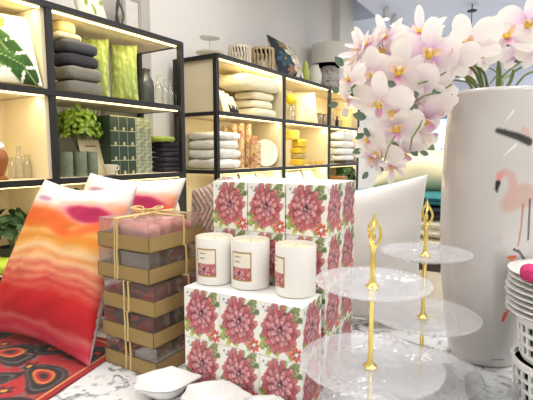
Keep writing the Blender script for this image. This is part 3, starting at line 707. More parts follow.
def basis(n, spin):
    n = n.normalized(); x = Vector((0,0,1)).cross(n); x = x.normalized() if x.length > 1e-4 else Vector((1,0,0)); y = n.cross(x)
    c, s_ = math.cos(spin), math.sin(spin); return Matrix((x*c+y*s_, y*c-x*s_, n)).transposed()
roots = []
for si, (lb, wp, fl_) in enumerate(STEMS):
    a0 = 2*PI*si/len(STEMS); foot = Vector((VX+.03*math.cos(a0), VY+.03*math.sin(a0), TZ+.025))
    r = thing('orchid_stem', lb, 'flower', foot, 0, 'artificial orchid stems in the flamingo vase'); roots.append((r, foot))
    W = [dep(*w_) for w_ in wp]
    W[0] = Vector((VX+(W[0].x-VX)*.75, VY+(W[0].y-VY)*.75, TZ+.712)); d_ = math.hypot(W[0].x-VX, W[0].y-VY)
    if d_ > .07: W[0].x = VX+(W[0].x-VX)*.07/d_; W[0].y = VY+(W[0].y-VY)*.07/d_
    path = smooth_path([foot, foot.lerp(W[0], .55)]+W)
    MB().tube([p_-foot for p_ in path], [.0045-.002*i/len(path) for i in range(len(path))], 8).out('stem', stm, r)
    for (px, py, d, R, yw, pt, sp, pi_) in fl_:
        c = dep(px, py, d); rad = R*d/F*.92; jr = random.Random(int(px*7+py)); yw += jr.uniform(-.35, .35); pt += jr.uniform(-.3, .3)
        view = (CAM-c).normalized(); nrm = Matrix.Rotation(yw, 3, 'Z') @ view; sd = nrm.cross(Vector((0,0,1))).normalized(); nrm = Matrix.Rotation(pt, 3, sd) @ nrm
        o = bpy.data.objects.new('flower', FD[pi_]); COL.objects.link(o); o.parent = r
        B = basis(nrm, sp).to_4x4(); o.matrix_local = Matrix.Translation(c-foot) @ B @ Matrix.Diagonal((rad, rad, rad, 1))
        l = bpy.data.objects.new('lip', LD); COL.objects.link(l); l.parent = o
        near = min(path[8:], key=lambda q: (q-(c-nrm*rad*.5)).length); bk = c-nrm*.012
        mid = near.lerp(bk, .5)+Vector((0,0,.012)); MB().tube([q-foot for q in smooth_path([near, mid, bk], 4)], .0018, 6).out('pedicel', stm, r)
def add_leaf(si, px, py, d, L, ang, tilt=.3, name='leaf'):
    r, foot = roots[si]; c = dep(px, py, d); view = (CAM-c).normalized()
    nrm = Matrix.Rotation(tilt, 3, 'Z') @ view; o = bpy.data.objects.new(name, LEAFD); COL.objects.link(o); o.parent = r
    l = L*d/F; o.matrix_local = Matrix.Translation(c-foot) @ basis(nrm, ang).to_4x4() @ Matrix.Diagonal((l, l, l, 1))
for a in ((0,366,118,1.04,14,2.9),(0,364,128,1.04,12,-.9,.4),(0,364,134,1.05,10,3.6),(4,416,146,1.06,11,2.6),(4,406,156,1.06,10,3.4),(4,410,150,1.06,10,-.6),(3,497,40,1.1,11,.6),(3,482,42,1.09,10,-1.2),(3,500,50,1.1,9,2.4),(4,384,170,1.06,9,3.0),(4,398,150,1.03,10,2.2),(4,362,150,1.03,10,3.4),(4,368,172,1.04,9,4.0),(4,420,152,1.05,9,-.3),(0,343,66,1.03,12,2.4),(1,432,92,1.0,12,.3),(4,418,108,1.0,12,2.9),(4,408,96,1.0,11,.2),(1,396,86,.98,11,2.8),(3,514,62,1.08,9,.4),(2,476,62,1.1,9,2.2),(0,338,104,1.04,10,3.3),(0,340,92,1.06,10,2.8)): add_leaf(*a)
def sprig(si, pts, d, rr=.0022, name='twig', dd=0):
    r, foot = roots[si]; P = [dep(x_, y_, d+dd*i) for i, (x_, y_) in enumerate(pts)]; MB().tube([q-foot for q in smooth_path(P, 5)], rr, 7).out(name, stm, r)
B0 = 1.17
for si, pts, d_, rr in ((4,[(452,84),(440,92),(424,96),(412,104)],1.0,.0022),(4,[(424,112),(420,126),(412,138),(410,150)],1.0,.0018),(1,[(446,72),(432,80),(418,84)],.99,.0020),(4,[(438,100),(446,96),(452,94)],1.05,.002),(4,[(395,136),(388,148),(384,162)],.98,.0016)):
    r, foot = roots[si]; MB().tube([dep(x_, y_, d_)-foot for x_, y_ in pts], rr, 6).out('twig', stm, r)
for si, pts, rr in ((2,[(474,92),(466,78),(457,65)],.0035),(2,[(480,92),(470,80),(462,70)],.0030),(3,[(498,92),(500,76),(498,52),(497,38)],.0045),(3,[(499,80),(512,68),(524,60)],.0028),(5,[(503,92),(510,82),(514,70)],.0045),(5,[(512,92),(524,76),(538,70)],.0030),(2,[(490,92),(486,78),(484,72)],.0020),(2,[(490,84),(496,76)],.0018),(3,[(484,70),(492,58),(499,62)],.0018)): sprig(si, pts, B0, rr, 'twig')
for si, px, py, d, s_ in ((3,487,56,1.12,.008),(3,490,50,1.12,.007),(0,345,112,1.05,.009),(5,540,60,1.2,.01),(4,372,164,1.05,.008)):
    r, foot = roots[si]; c = dep(px, py, d)-foot; MB().ell(c, (s_,s_,s_*1.35), 10, 8).out('bud', budm if s_ > .0075 else leafm, r)

# ------------------------------------------------------------------ plates and openwork bowls at the right edge
pc = dep(566, 320, .90); PX, PY = pc.x, pc.y
def openwork(z0, R, H, label):
    n_, rows = 28, 3; m_ = MB(); t = .006
    zs_ = [0, .012]+[.012+(H-.024)*(i+1)/rows for i in range(rows)]
    m_.lathe([(0,0),(R*.86,0),(R*.88,.012),(R*.85,.012),(R*.83,.006),(0,.006)], 56)
    rad = lambda z: R*(.88+.12*z/H)
    for i in range(rows+1):
        z = .012+(H-.024)*i/rows; m_.lathe([(rad(z)-t,z-.004),(rad(z),z-.004),(rad(z),z+.004),(rad(z)-t,z+.004),(rad(z)-t,z-.004)], 56)
    for j in range(n_):
        q = 2*PI*j/n_
        m_.tube([((rad(z)-t/2)*math.cos(q), (rad(z)-t/2)*math.sin(q), z) for z in (.010, H/2, H-.010)], .0042, 4)
    m_.lathe([(rad(H)-t,H-.012),(rad(H)+.002,H-.012),(rad(H)+.002,H),(rad(H)-t,H),(rad(H)-t,H-.012)], 56)
    o = m_.out('openwork_bowl', por, None, True, (PX, PY, z0)); setp(o, label, 'bowl', 'white openwork bowls')
openwork(TZ+.001, .098, .098, 'white openwork ceramic bowl with square holes, lower one at the right edge')
openwork(TZ+.0995, .093, .098, 'white openwork ceramic bowl with square holes, upper one under the plates')
ordn = ['lowest', 'second lowest', 'third from bottom', 'fourth from bottom', 'fourth from top', 'third from top', 'second from top', 'topmost']
pl0 = None
for k in range(8):
    z = TZ+.1985+.0125*k; lb = 'white scalloped plate in the stack at the right edge, '+ordn[k]
    if pl0 is None:
        pl0 = MB().lathe([(0,0),(.062,0),(.066,.001),(.078,.006),(.114,.0095),(.116,.0115),(.113,.0125),(.078,.009),(.066,.004),(0,.003)], 96, mod=lambda q, i, k: 1+(.012*abs(math.cos(9*q)) if 4 <= i <= 6 else 0)).out('plate', por, None, True, (PX, PY, z)); setp(pl0, lb, 'plate', 'white plates stacked at the right')
    else: dup(pl0, (PX+random.uniform(-.003,.003), PY+random.uniform(-.003,.003), z), random.random(), lb)
zt = TZ+.1985+.0125*7+.0035
pq = dep(537, 266, .86); soft('pompom', pq.x, pq.y, zt, .06, .06, .034, mat('magenta_felt', (.80,.22,.45), .9, bump=.6, bscale=120), 'magenta felt pompom on the topmost white plate', 'pompom', e=.9)

# ------------------------------------------------------------------ white cushions behind the boxes
whc = mat('white_satin', (.86,.85,.83), .45, sheen=.2, bump=.2, bscale=12); crc = mat('cream_velvet', (.88,.83,.68), .6, sheen=.3, bump=.2, bscale=12)
pillow('cushion', (-.80,1.20,.757), (-.30,1.36,.757), (-.80,1.30,1.13), (-.315,1.435,1.232), .13, whc, None, n=60, pinch=.06, seed=51, label='glossy white cushion standing right of the peony boxes')
# woven cushion
def paint_weave(u, v):
    a = np.sin((u*1.2+np.abs(((v*3) % 1)-.5)*.35)*PI*26); k = ss(a, -.3, .3); b = np.sin(u*PI*13)
    c = np.array((.46,.36,.31))*(1-k[...,None])+np.array((.72,.64,.55))*k[...,None]; return np.clip(blend(c, ss(b, .6, .9)*.5, (.62,.42,.42)), 0, 1)
wm = mat('knitted_wool', vcol=True, rough=.95, bump=.7, bscale=110, sheen=.4)
pillow('cushion', (-1.10,1.17,.757), (-.935,1.36,.757), (-1.085,1.18,1.165), (-.94,1.37,1.20), .20, wm, paint_weave, (.5,.4,.35), n=90, pinch=.0, chop=-.14, seed=71, label='brown and cream chevron knitted cushion behind the peony boxes', wr=.03)
# ------------------------------------------------------------------ second display beyond the table
rk = thing('side_table', 'pale side table beyond the white cushion with folded textiles on it', 'table', (-.40, 1.92, 0))
MB().box(-.42,.42,-.26,.26,.86,.90).out('tabletop', mat('dark_wood', (.30,.24,.20), .5), rk, False)
MB().box(-.40,.40,-.24,.24,.40,.42).out('lower_shelf', mat('pale_board', (.80,.74,.66), .6), rk, False)
for sx in (-1,1):
    for sy in (-1,1): MB().box(sx*.38-.02,sx*.38+.02,sy*.22-.02,sy*.22+.02,0,.86).out('leg', tm, rk, False)
lace = mat('cream_lace', (.88,.84,.74), .9, var=.35, vscale=70, bump=.6, bscale=90)
zz_ = .901
for h, m_, lb, nm, ct in ((.075, lace, 'lower cream lace throw folded on the side table', 'folded_throw', 'throw'),(.075, lace, 'upper cream lace throw folded on the side table', 'folded_throw', 'throw'),
        (.055, mat('navy_cloth', (.16,.17,.22), .8), 'dark navy folded cloth above the cream lace throws', 'folded_cloth', 'cloth'),(.040, mat('teal_cloth', (.10,.42,.44), .7), 'teal folded cloth on top of the side table pile', 'folded_cloth', 'cloth')):
    soft(nm, -.42, 1.86, zz_, .62, .34, h, m_, lb, ct, e=.25, layers=2, seed=int(h*1000)); zz_ += h*.97
pillow('cushion', (-.64,1.86,zz_+.012), (-.22,1.95,zz_+.012), (-.66,1.99,zz_+.17), (-.19,2.10,zz_+.15), .15, crc, None, n=50, pinch=.05, seed=91, label='cream velvet cushion on the dark and teal cloth pile under the orchids')
o = MB().box(-.20,.20,-.13,.13,.0,.15,.006).out('storage_box', MATS['teal_cloth'], None, False, (.12, 1.98, .901)); setp(o, 'teal storage box right of the cloth pile behind the flamingo vase', 'box')

# ------------------------------------------------------------------ plant far behind
def far_plant():
    c = dep(435, 150, 3.6); r = thing('floor_plant', 'spiky green plant standing far behind between orchids and vase', 'plant', (c.x, c.y, 0)); g = random.Random(2)
    MB().lathe([(0,0),(.15,0),(.19,.45),(.17,.45),(.165,.42),(0,.42)], 28).out('pot', mat('pale_stone_pot', (.80,.77,.70), .6), r)
    st = MB(); st.tube([(0,0,.42),(.01,0,.8),(0,.01,1.15)], .02, 8); st.out('trunk', mat('plant_trunk', (.40,.34,.24), .8), r)
    V = []; Fc = []; lv, lf = leaf_mesh(1, .14); lv = np.array(lv)
    for i in range(60):
        a = g.uniform(0, 6.28); e_ = g.uniform(-.2, 1.3); d = Vector((math.cos(a)*math.cos(e_), math.sin(a)*math.cos(e_), math.sin(e_))); x = d; y = d.cross(Vector((0,0,1))).normalized(); z = x.cross(y)
        M = np.array(Matrix((x, y, z)).transposed()); n0 = len(V); o_ = np.array((0,0,1.1))
        for p_ in lv*g.uniform(.22, .36): V.append(tuple(o_+M@p_))
        Fc += [tuple(int(q)+n0 for q in ff) for ff in lf]
    mesh('foliage', V, Fc, mat('spiky_leaf', (.46,.58,.34), .5, var=.2, vscale=9, transl=.2), r)
far_plant()

# ------------------------------------------------------------------ goods on the shelves
gl = clear('bottle_glass', (.93,.93,.90), .10, .10); GX = -2.06
def bottle(px0, px1, k, h, m_, label, name='bottle', cat='bottle', neck=.35, X=GX, shape=None):
    D, y = diam(px0, px1, X); R = D/2
    pr = shape(R, h) if shape else [(0,0),(R*.92,0),(R,.01),(R,h*.55),(R*.85,h*.66),(R*neck,h*.76),(R*neck,h*.94),(R*neck*1.2,h*.96),(R*neck*1.2,h),(R*neck*.8,h),(0,h*.99)]
    o = MB().lathe(pr, 28).out(name, m_, None, True, (X, y, TOP(k))); setp(o, label, cat); return o
def shelf_pillow(px0, px1, py0, k, m_, label, paint=None, X=-2.08, lean=.08, th=.11, n=40, group=None, seed=5, wr=.05, base=None, ang=0, pinch=.06):
    c = at((px0+px1)/2, 120, 'x', X); d = depth_of(c); a = math.radians(ang); W = (px1-px0)*d/F/(.54*math.cos(a)+.84*math.sin(a))/2
    z0 = TOP(k)+.006 if base is None else base; z1 = min(at((px0+px1)/2, py0, 'x', X).z, LV[k-1]-.03); sx, sy = W*math.sin(a), W*math.cos(a); nx, ny = math.cos(a), -math.sin(a)
    return pillow('cushion', (c.x-sx+nx*.04, c.y-sy+ny*.04, z0), (c.x+sx+nx*.04, c.y+sy+ny*.04, z0), (c.x-sx-nx*lean, c.y-sy-ny*lean, z1), (c.x+sx-nx*lean, c.y+sy-ny*lean, z1), th, m_, paint, n=n, pinch=pinch, seed=seed, label=label, group=group, wr=wr)
def pile(px0, px1, k, items, X=-2.06, wx=.30, group=None, z=None, e=.3, cat='towel', name='folded_towel', layers=2, asp=.75):
    """items from bottom to top: (thickness, material, label[, px1])"""
    z = TOP(k)+.001 if z is None else z
    for i, it in enumerate(items):
        xe = it[3] if len(it) > 3 else px1; cm = at((px0+xe)/2, 130, 'x', X); W = (xe-px0)*depth_of(cm)/F/(.54+.84*asp)
        soft(it[4] if len(it) > 4 else name, X+random.uniform(-.01,.01), cm.y, z, W*asp, W, it[0], it[1], it[2], cat if len(it) < 6 else it[5], group, e=e, layers=layers, seed=int(px0)+i*7); z += it[0]*.985
    return z
def paint_palm(u, v):
    img = np.ones(u.shape+(3,))*np.array((.94,.94,.86))
    for cx, cy, a, L, W, c in ((.0,.98,-.35,.55,.15,(.50,.62,.28)),(.05,.35,.25,.55,.14,(.26,.42,.14)),(.10,.10,.5,.5,.12,(.36,.50,.20)),(-.02,.95,-.80,1.25,.21,(.16,.30,.09)),(.25,.35,-.3,.5,.13,(.20,.36,.12))):
        d, t, b = petal_shape(u, v, cx, cy, a, L, W); cut = (np.sin(t*34-np.abs(b)*3) > -.82) | (np.abs(b) < .12)
        col = np.array(c)*(.85+.3*np.abs(b))[...,None]; img = blend(img, (1-ss(d, .92, 1.02))*cut, col); img = blend(img, (1-ss(np.abs(b), .03, .07))*(d < 1), (.55,.64,.36))
    return np.clip(img, 0, 1)
pcm = mat('printed_cotton', vcol=True, rough=.85)
shelf_pillow(-14, 31, 8, 1, pcm, 'cushion with green palm leaf print in the top left bay', paint_palm, X=-1.98, n=80, th=.10, lean=.10, seed=23, ang=15)
# left mid bay: decanters, figurine
for px0, px1, h, lb in ((6,13,.10,'small clear glass jar, left of the glassware beside the figurine'),(13,21,.15,'taller clear glass decanter in the middle of the left bay'),(21,29,.11,'clear glass jar, right of the left bay glassware')):
    bottle(px0, px1, 2, h, gl, lb, 'glass_jar', 'jar', .5)
f = thing('figurine', 'brown and white bird figurine at the left picture edge', 'figurine', (GX+.05, at(0, 160, 'x', GX+.05).y, TOP(2)))
MB().lathe([(0,0),(.028,0),(.03,.008),(.012,.02),(.024,.05),(.034,.085),(.030,.115),(.014,.135),(0,.138)], 20).out('body', mat('brown_glaze', (.52,.30,.14), .4), f)
MB().ell((0,0,.146), (.020,.020,.020)).ell((.022,0,.144), (.010,.005,.005)).out('head', mat('white_glaze', (.92,.90,.85), .3), f)
# left lower bays: greenery
def plant(name, px, py0, k, rad, h, n_, m_, label, X=-2.06, pot=True, lsz=.04, seed=1):
    g = random.Random(seed); y = at(px, 140, 'x', X).y; z = TOP(k); r = thing(name, label, 'plant', (X, y, z))
    ph = h*.35 if pot else .0
    if pot: MB().lathe([(0,0),(.045,0),(.055,ph),(.05,ph),(.048,ph-.01),(0,ph-.01)], 24).out('pot', mat('dark_pot', (.20,.20,.18), .6), r)
    V = []; Fc = []; lv, lf = leaf_mesh(1, .7); lv = np.array(lv)
    for i in range(n_):
        a = g.uniform(0, 6.28); el = g.uniform(-.2, 1.4); rr = rad*g.uniform(.35, 1)**.6
        c = Vector((rr*math.cos(a)*math.cos(el*.7), rr*math.sin(a)*math.cos(el*.7), ph+(h-ph)*(.45+.5*math.sin(el)*rr/rad)))
        B = np.array(basis(Vector((math.cos(a), math.sin(a), g.uniform(-.2, 1.2))), g.uniform(0, 6.28))); n0 = len(V)
        for p_ in lv*lsz*g.uniform(.7, 1.2): V.append(tuple(np.array(c)+B@p_))
        Fc += [tuple(int(q)+n0 for q in ff) for ff in lf]
    mesh('foliage', V, Fc, m_, r); st = MB()
    for i in range(6):
        a = i*1.05; st.tube([(0,0,max(ph-.01,0)),(rad*.3*math.cos(a), rad*.3*math.sin(a), h*.6),(rad*.6*math.cos(a), rad*.6*math.sin(a), h*.85)], .003, 5)
    st.out('stems', MATS['orchid_stem_green'], r)
lime = mat('lime_leaf', (.50,.62,.22), .5, var=.25, vscale=30, transl=.2); dgr = mat('dark_leaf', (.20,.32,.18), .55, var=.25, vscale=30)
plant('potted_plant', 79, 0, 2, .125, .36, 520, lime, 'bushy bright green plant in the shelf beside the green boxes', X=-2.12, lsz=.030, seed=3)
plant('potted_plant', 5, 0, 3, .075, .26, 90, dgr, 'dark green plant in the low bay behind the sunset cushion', lsz=.05, seed=4)
plant('potted_plant', 72, 0, 3, .13, .30, 90, dgr, 'green plant in the low bay right of the post behind the cushions', lsz=.05, seed=6)
soft('lime_cloth', GX, at(1, 250, 'x', GX).y, TOP(3)+.001, .3, .16, .05, mat('lime_cloth', (.72,.80,.25), .8), 'lime green folded cloth in the low left bay', 'cloth')
# left second bay top: dark folded textiles, cushions, bottles
gy = mat('charcoal_knit', (.22,.22,.24), .95, bump=.5, bscale=120); gy2 = mat('graphite_knit', (.27,.27,.29), .95, bump=.5, bscale=120); oat = mat('oatmeal_knit', (.74,.70,.60), .95, bump=.5, bscale=120); stone = mat('stone_wool', (.47,.46,.42), .95, bump=.5, bscale=120)
zt = pile(55, 101, 1, [(.068,stone,'grey wool throw at the bottom of the dark folded pile',103,'folded_throw','throw'),(.070,stone,'thick grey wool throw second from bottom of the dark pile',103,'folded_throw','throw'),(.062,gy,'charcoal throw in the middle of the dark folded pile',101,'folded_throw','throw'),
      (.062,gy2,'graphite throw fourth from bottom of the dark folded pile',100,'folded_throw','throw'),(.036,oat,'thin oatmeal throw on top of the dark folded pile',86,'folded_throw','throw')], group='dark throws folded in a pile', X=-2.02, layers=1, e=.42)
yb = at(62, 30, 'x', GX).y; soft('cushion', GX, yb+.005, zt, .12, .10, .07, mat('mustard_cotton', (.80,.72,.50), .9), 'small mustard round cushion on top of the dark folded pile', 'cushion', e=.8)
grp = 'green leaf print cushions'
def paint_fern(u, v):
    n1 = noise2(44, 26); n2 = noise2(48, 40); k = ss(n1(u, v), -.3, .7); c = np.array((.50,.56,.28))*(1-k[...,None])+np.array((.70,.73,.47))*k[...,None]; return np.clip(blend(c, ss(n2(u, v), .5, .9)*.6, (.36,.48,.18)), 0, 1)
shelf_pillow(85, 110, 36, 1, pcm, 'lime green leaf print cushion, left of the two beside the dark throws', paint_fern, X=-2.09, n=60, lean=.03, th=.10, group=grp, seed=8, ang=40)
shelf_pillow(114, 138, 41, 1, pcm, 'lime green leaf print cushion, right of the two beside the green bottle', paint_fern, X=-2.07, n=60, lean=.03, th=.10, group=grp, seed=12, ang=40)
dg = clear('dark_green_glass', (.30,.38,.29), .05, .12)
bottle(139, 155, 1, .215, dg, 'dark green ribbed glass vase on the upper shelf', 'glass_vase', 'vase', shape=lambda R, h: [(0,0),(R*.9,0),(R,.012),(R,h*.52),(R*.9,h*.68),(R*.55,h*.80),(R*.5,h*.90),(R*.6,h),(R*.5,h),(R*.42,h*.9),(R*.5,h*.78),(R*.92,h*.5),(R*.92,.02),(0,.015)])
bottle(156, 163, 1, .17, gl, 'clear slim glass bottle right of the green vase', neck=.5, X=-1.955); bottle(163, 169, 1, .155, gl, 'clear glass bottle in the middle of the upper shelf trio', neck=.45, X=-1.955); bottle(168, 174, 1, .14, gl, 'clear short glass bottle nearest the dark bottle', neck=.5, X=-1.955)
bottle(174.5, 178.5, 1, .09, mat('black_glass', (.12,.14,.10), .15), 'small dark bottle at the end of the upper shelf', neck=.5, X=-1.945)
# left second bay middle
sage = mat('sage_ribbed_card', (.42,.46,.38), .6, var=.6, vscale=55)
for i, (a, b) in enumerate(((59,71),(73,85),(86,96))):
    D, y = diam(a, b, -1.98); o = MB().lathe([(0,0),(D*.48,0),(D/2,.006),(D/2,.118),(D*.48,.124),(0,.124)], 32, mod=lambda q, i, k: 1+.02*math.cos(24*q)).out('candle_jar', sage, None, True, (-1.98, y, TOP(2))); setp(o, 'grey green ribbed candle jar under the plant, '+('leftmost','middle','rightmost')[i]+' of three', 'jar', 'grey green candle jars')
y0, y1, z0, z1, d = ext(77, 103, 137, 165, -2.10)
sg = thing('display_card', 'cream display card standing behind the grey green jars', 'sign', (-2.035, (y0+y1)/2-.012, TOP(2)+.001))
w_ = (y1-y0)/2*.82; m_ = MB().add([(-.0,-w_,0),(-.0,w_,0),(-.06,w_,.19),(-.06,-w_,.19),(-.006,-w_,0),(-.006,w_,0),(-.066,w_,.19),(-.066,-w_,.19)], [(0,1,2,3),(7,6,5,4),(0,4,5,1),(1,5,6,2),(2,6,7,3),(3,7,4,0)]); m_.out('card', mat('cream_card', (.84,.79,.64), .7), sg, False)
m_ = MB()
for i in range(9): yy = -w_*.5+i*w_*.12; m_.box(-.046,-.0445,yy,yy+w_*.08,.150,.158)
m_.out('printed_line', mat('brown_ink', (.62,.42,.32), .8), sg, False)
cup = thing('teacup', 'cream teacup on a plate before the dark green boxes', 'cup', (-1.948, at(110, 165, 'x', -1.948).y, TOP(2)+.007))
MB().lathe([(0,0),(.018,0),(.022,.004),(.034,.03),(.038,.05),(.035,.05),(.031,.03),(.018,.007),(0,.006)], 24).out('bowl', mat('cream_glaze', (.86,.83,.74), .25), cup)
MB().tube([(0,.036,.042),(0,.054,.040),(0,.056,.024),(0,.034,.018)], .004, 8).out('handle', MATS['cream_glaze'], cup)
o = MB().lathe([(0,0),(.026,0),(.040,.006),(.039,.008),(.026,.004),(0,.004)], 32).out('saucer', MATS['cream_glaze'], None, True, (-1.948, at(110, 165, 'x', -1.948).y, TOP(2)+.001)); setp(o, 'cream plate under the teacup on the middle shelf', 'plate')
# dark green boxes and pale patterned boxes in a grid
gbx = mat('dark_green_card', (.15,.22,.17), .5); 
def paint_lattice(u, v):
    n1 = noise2(77, 14); k = ss(n1(u, v), -.2, .3); a = np.array((.42,.46,.40))*(1-k[...,None])+np.array((.66,.66,.52))*k[...,None]; return np.clip(a, 0, 1)
bx = {}
yA = at(103, 130, 'x', -2.05).y; ws = .058
for c in range(5):
    for r_ in range(4):
        if c == 4 and r_ == 3 and False: continue
        y = yA+ws*(c+.5); z = TOP(2)+.0805*r_; dark = c < 3
        if c == 4: y += .001
        key = 'd' if dark else 'p'
        pos = '%s layer' % ('bottom','second','third','top')[r_]+', %s' % (('leftmost column','second column','third column','first pale column','end pale column')[c])
        lb = ('small dark green gift box in the shelf block, ' if dark else 'small pale patterned box beside the dark green ones, ')+pos
        if r_ == 3 and c < 0: continue
        if key not in bx:
            if dark:
                t = thing('small_box', lb, 'box', (-2.05, y, z), 0, 'small dark green boxes'); MB().box(-.06,.06,-.0285,.0285,0,.0795,.002).out('carton', gbx, t, False)
                MB().box(.0602,.0612,-.004,.010,.0,.018).box(.0602,.0608,-.0285,.0285,.0755,.0795).box(.0602,.0608,.0265,.0285,0,.0795).out('gold_trim', mat('pale_gold_foil', (.68,.66,.48), .45), t, False); bx[key] = t
            else:
                V_, F_, C_ = painted_box(.12, .057, .0795, paint_lattice, (.6,.6,.5), 24); t = mesh('small_box', V_, F_, pcm, None, False, C_, (-2.05, y, z)); setp(t, lb, 'box', 'small pale patterned boxes'); bx[key] = t
        else: dup(bx[key], (-2.05, y, z), 0, lb)
bk = mat('black_terry', (.19,.18,.20), .95, bump=.5, bscale=120)
zt = pile(150, 182, 2, [(.031,bk,'black folded towel, '+w_) for w_ in ('lowest of the black pile','second of the black pile','third of the black pile','fourth of the black pile','fifth of the black pile','topmost of the black pile')], X=-2.03, wx=.28, group='black folded towels', layers=1, e=.25)
zt = zt
soft('lime_pouch', -2.03, at(158, 132, 'x', -2.03).y, zt+.001, .18, .15, .035, mat('olive_pouch', (.55,.60,.25), .7), 'olive green pouch lying on the black towels', 'pouch')
# lower bays: white cushions under warm strips
shelf_pillow(118, 139, 180, 3, mat('cream_cotton', (.92,.88,.80), .8), 'cream cushion in the low bay, behind the hidden white cushion', X=-2.05, seed=33, base=.80)
shelf_pillow(147, 174, 174, 3, MATS['cream_cotton'], 'white cushion glowing under the strip in the low bay', X=-2.0, seed=36, base=.80)
# right unit
crm = mat('cream_quilt', (.93,.90,.78), .85, bump=.4, bscale=50); wht = mat('white_fluffy', (.92,.91,.88), .95, bump=1, bscale=45)
pile(233, 278, 1, [(.072,crm,'cream quilt at the bottom of the quilt pile'),(.066,crm,'cream quilt second from bottom of the quilt pile',276),(.066,crm,'cream quilt under the big puffy one',276)], X=-2.05, wx=.34, group='cream quilts in the upper bay', name='folded_quilt', cat='quilt', layers=1, e=.4)
soft('folded_quilt', -2.06, (at(228,90,'x',-2.06).y+at(268,90,'x',-2.06).y)/2, TOP(1)+.203, .31, at(268,90,'x',-2.06).y-at(228,90,'x',-2.06).y, .112, crm, 'big puffy cream quilt lying on top of the quilt pile', 'quilt', 'cream quilts in the upper bay', e=.45, seed=40, wr=.06)
def paint_dots(u, v):
    n1 = noise2(88, 12); img = np.ones(u.shape+(3,))*np.array((.86,.82,.72)); return np.clip(blend(img, ss(-v+.25*n1(u, v), -.35, -.2), (.15,.13,.12)), 0, 1)
for i, (a, b) in enumerate(((220,224.5),(225.5,229),(230,233.5))):
    shelf_pillow(a, b+1, 90+i*3, 1, pcm if i else MATS['cream_cotton'], 'small cushion with dark lower pattern beside the quilts, '+('leftmost plain one','middle one','rightmost one')[i], paint_dots if i else None, X=-1.99, lean=.02, th=.03, group='small cushions beside the quilts', seed=41+i, base=None)
y0 = at(189, 140, 'x', -2.20).y
wl = [('white fluffy towel at the bottom of the front pile',.075),('white fluffy towel second from bottom of the front pile',.07),('white fluffy towel third from bottom of the front pile',.07),('white fluffy towel topmost of the front pile',.06)]
z = TOP(2)+.001
for i, (lb, h) in enumerate(wl):
    soft('folded_towel', -2.10, 2.535, z, .34, .31-.015*i, h, wht, lb, 'towel', 'white fluffy towels', e=.45, layers=1, seed=70+i, wr=.10); z += h*.98
def paint_rolls(u, v):
    n1 = noise2(95, 34); n2 = noise2(99, 26); c = np.ones(u.shape+(3,))*np.array((.84,.76,.58)); c = blend(c, ss(n1(u, v), .0, .35), (.68,.34,.34)); return np.clip(blend(c, ss(n2(u, v), .3, .6)*.8, (.52,.46,.30)), 0, 1)
rolled = None
for i, (px, h, X) in enumerate(((226,.33,-2.17),(234,.345,-2.1),(241,.35,-2.06),(248,.35,-2.05),(254,.25,-1.985),(257.5,.20,-1.93))):
    y = at(px, 140, 'x', X).y; n_ = 24; V = []; C = []
    zz = np.linspace(0, 1, 30); R = .027
    u, v = np.meshgrid(np.linspace(0, 1, n_+1), zz, indexing='ij'); th = 2*PI*u
    V = np.stack([R*np.cos(th), R*np.sin(th), v*h], -1).reshape(-1, 3); C = paint_rolls(u*2+i, v*3).reshape(-1, 3); Fc = [tuple(int(q) for q in ff) for ff in grid_faces(n_+1, 30)]
    Fc.append(tuple((j*30+29) for j in range(n_))); Fc.append(tuple((j*30) for j in range(n_-1, -1, -1)))
    o = mesh('fabric_roll', V, Fc, pcm, None, True, C, (X, y, TOP(2)+.0005)); o.data.set_sharp_from_angle(angle=1.0)
    setp(o, 'floral fabric roll standing in the middle bay, '+('leftmost, behind the white towels','second from left','third from left','tallest right one','shorter pink one','shortest, beside the plate')[i], 'fabric roll', 'floral fabric rolls')
y = at(266, 155, 'x', -2.0).y; t = thing('plate_on_stand', 'white decorative plate standing upright beside the fabric rolls', 'plate', (-2.0, y, TOP(2)+.001), math.radians(-35))
pl = MB().lathe([(0,0),(.06,0),(.075,.004),(.115,.012),(.113,.015),(.07,.008),(0,.004)], 40); 
pl.V = [(-.02+.9*v[2]-v[0]*.17, v[1], .118+v[0]*.985) for v in pl.V]; pl.out('dish', mat('ivory_glaze', (.90,.88,.80), .3), t)
MB().tube([(.03,-.05,.003),(-.02,-.05,.004),(-.05,-.05,.09)], .003, 6).tube([(.03,.05,.003),(-.02,.05,.004),(-.05,.05,.09)], .003, 6).tube([(-.02,-.05,.004),(-.02,.05,.004)], .003, 6).out('easel', black, t)
for px0, px1, lb in ((227,243,'white fluffy cushion low in the lit bay, left one above the boxes'),(247,261,'white fluffy cushion low in the lit bay, middle one above the boxes'),(263,272,'white fluffy cushion low in the lit bay, right one above the boxes')):
    shelf_pillow(px0, px1, 172, 3, wht, lb, X=-2.03, th=.07, seed=px0, group='white fluffy cushions in the low bay', base=.80)
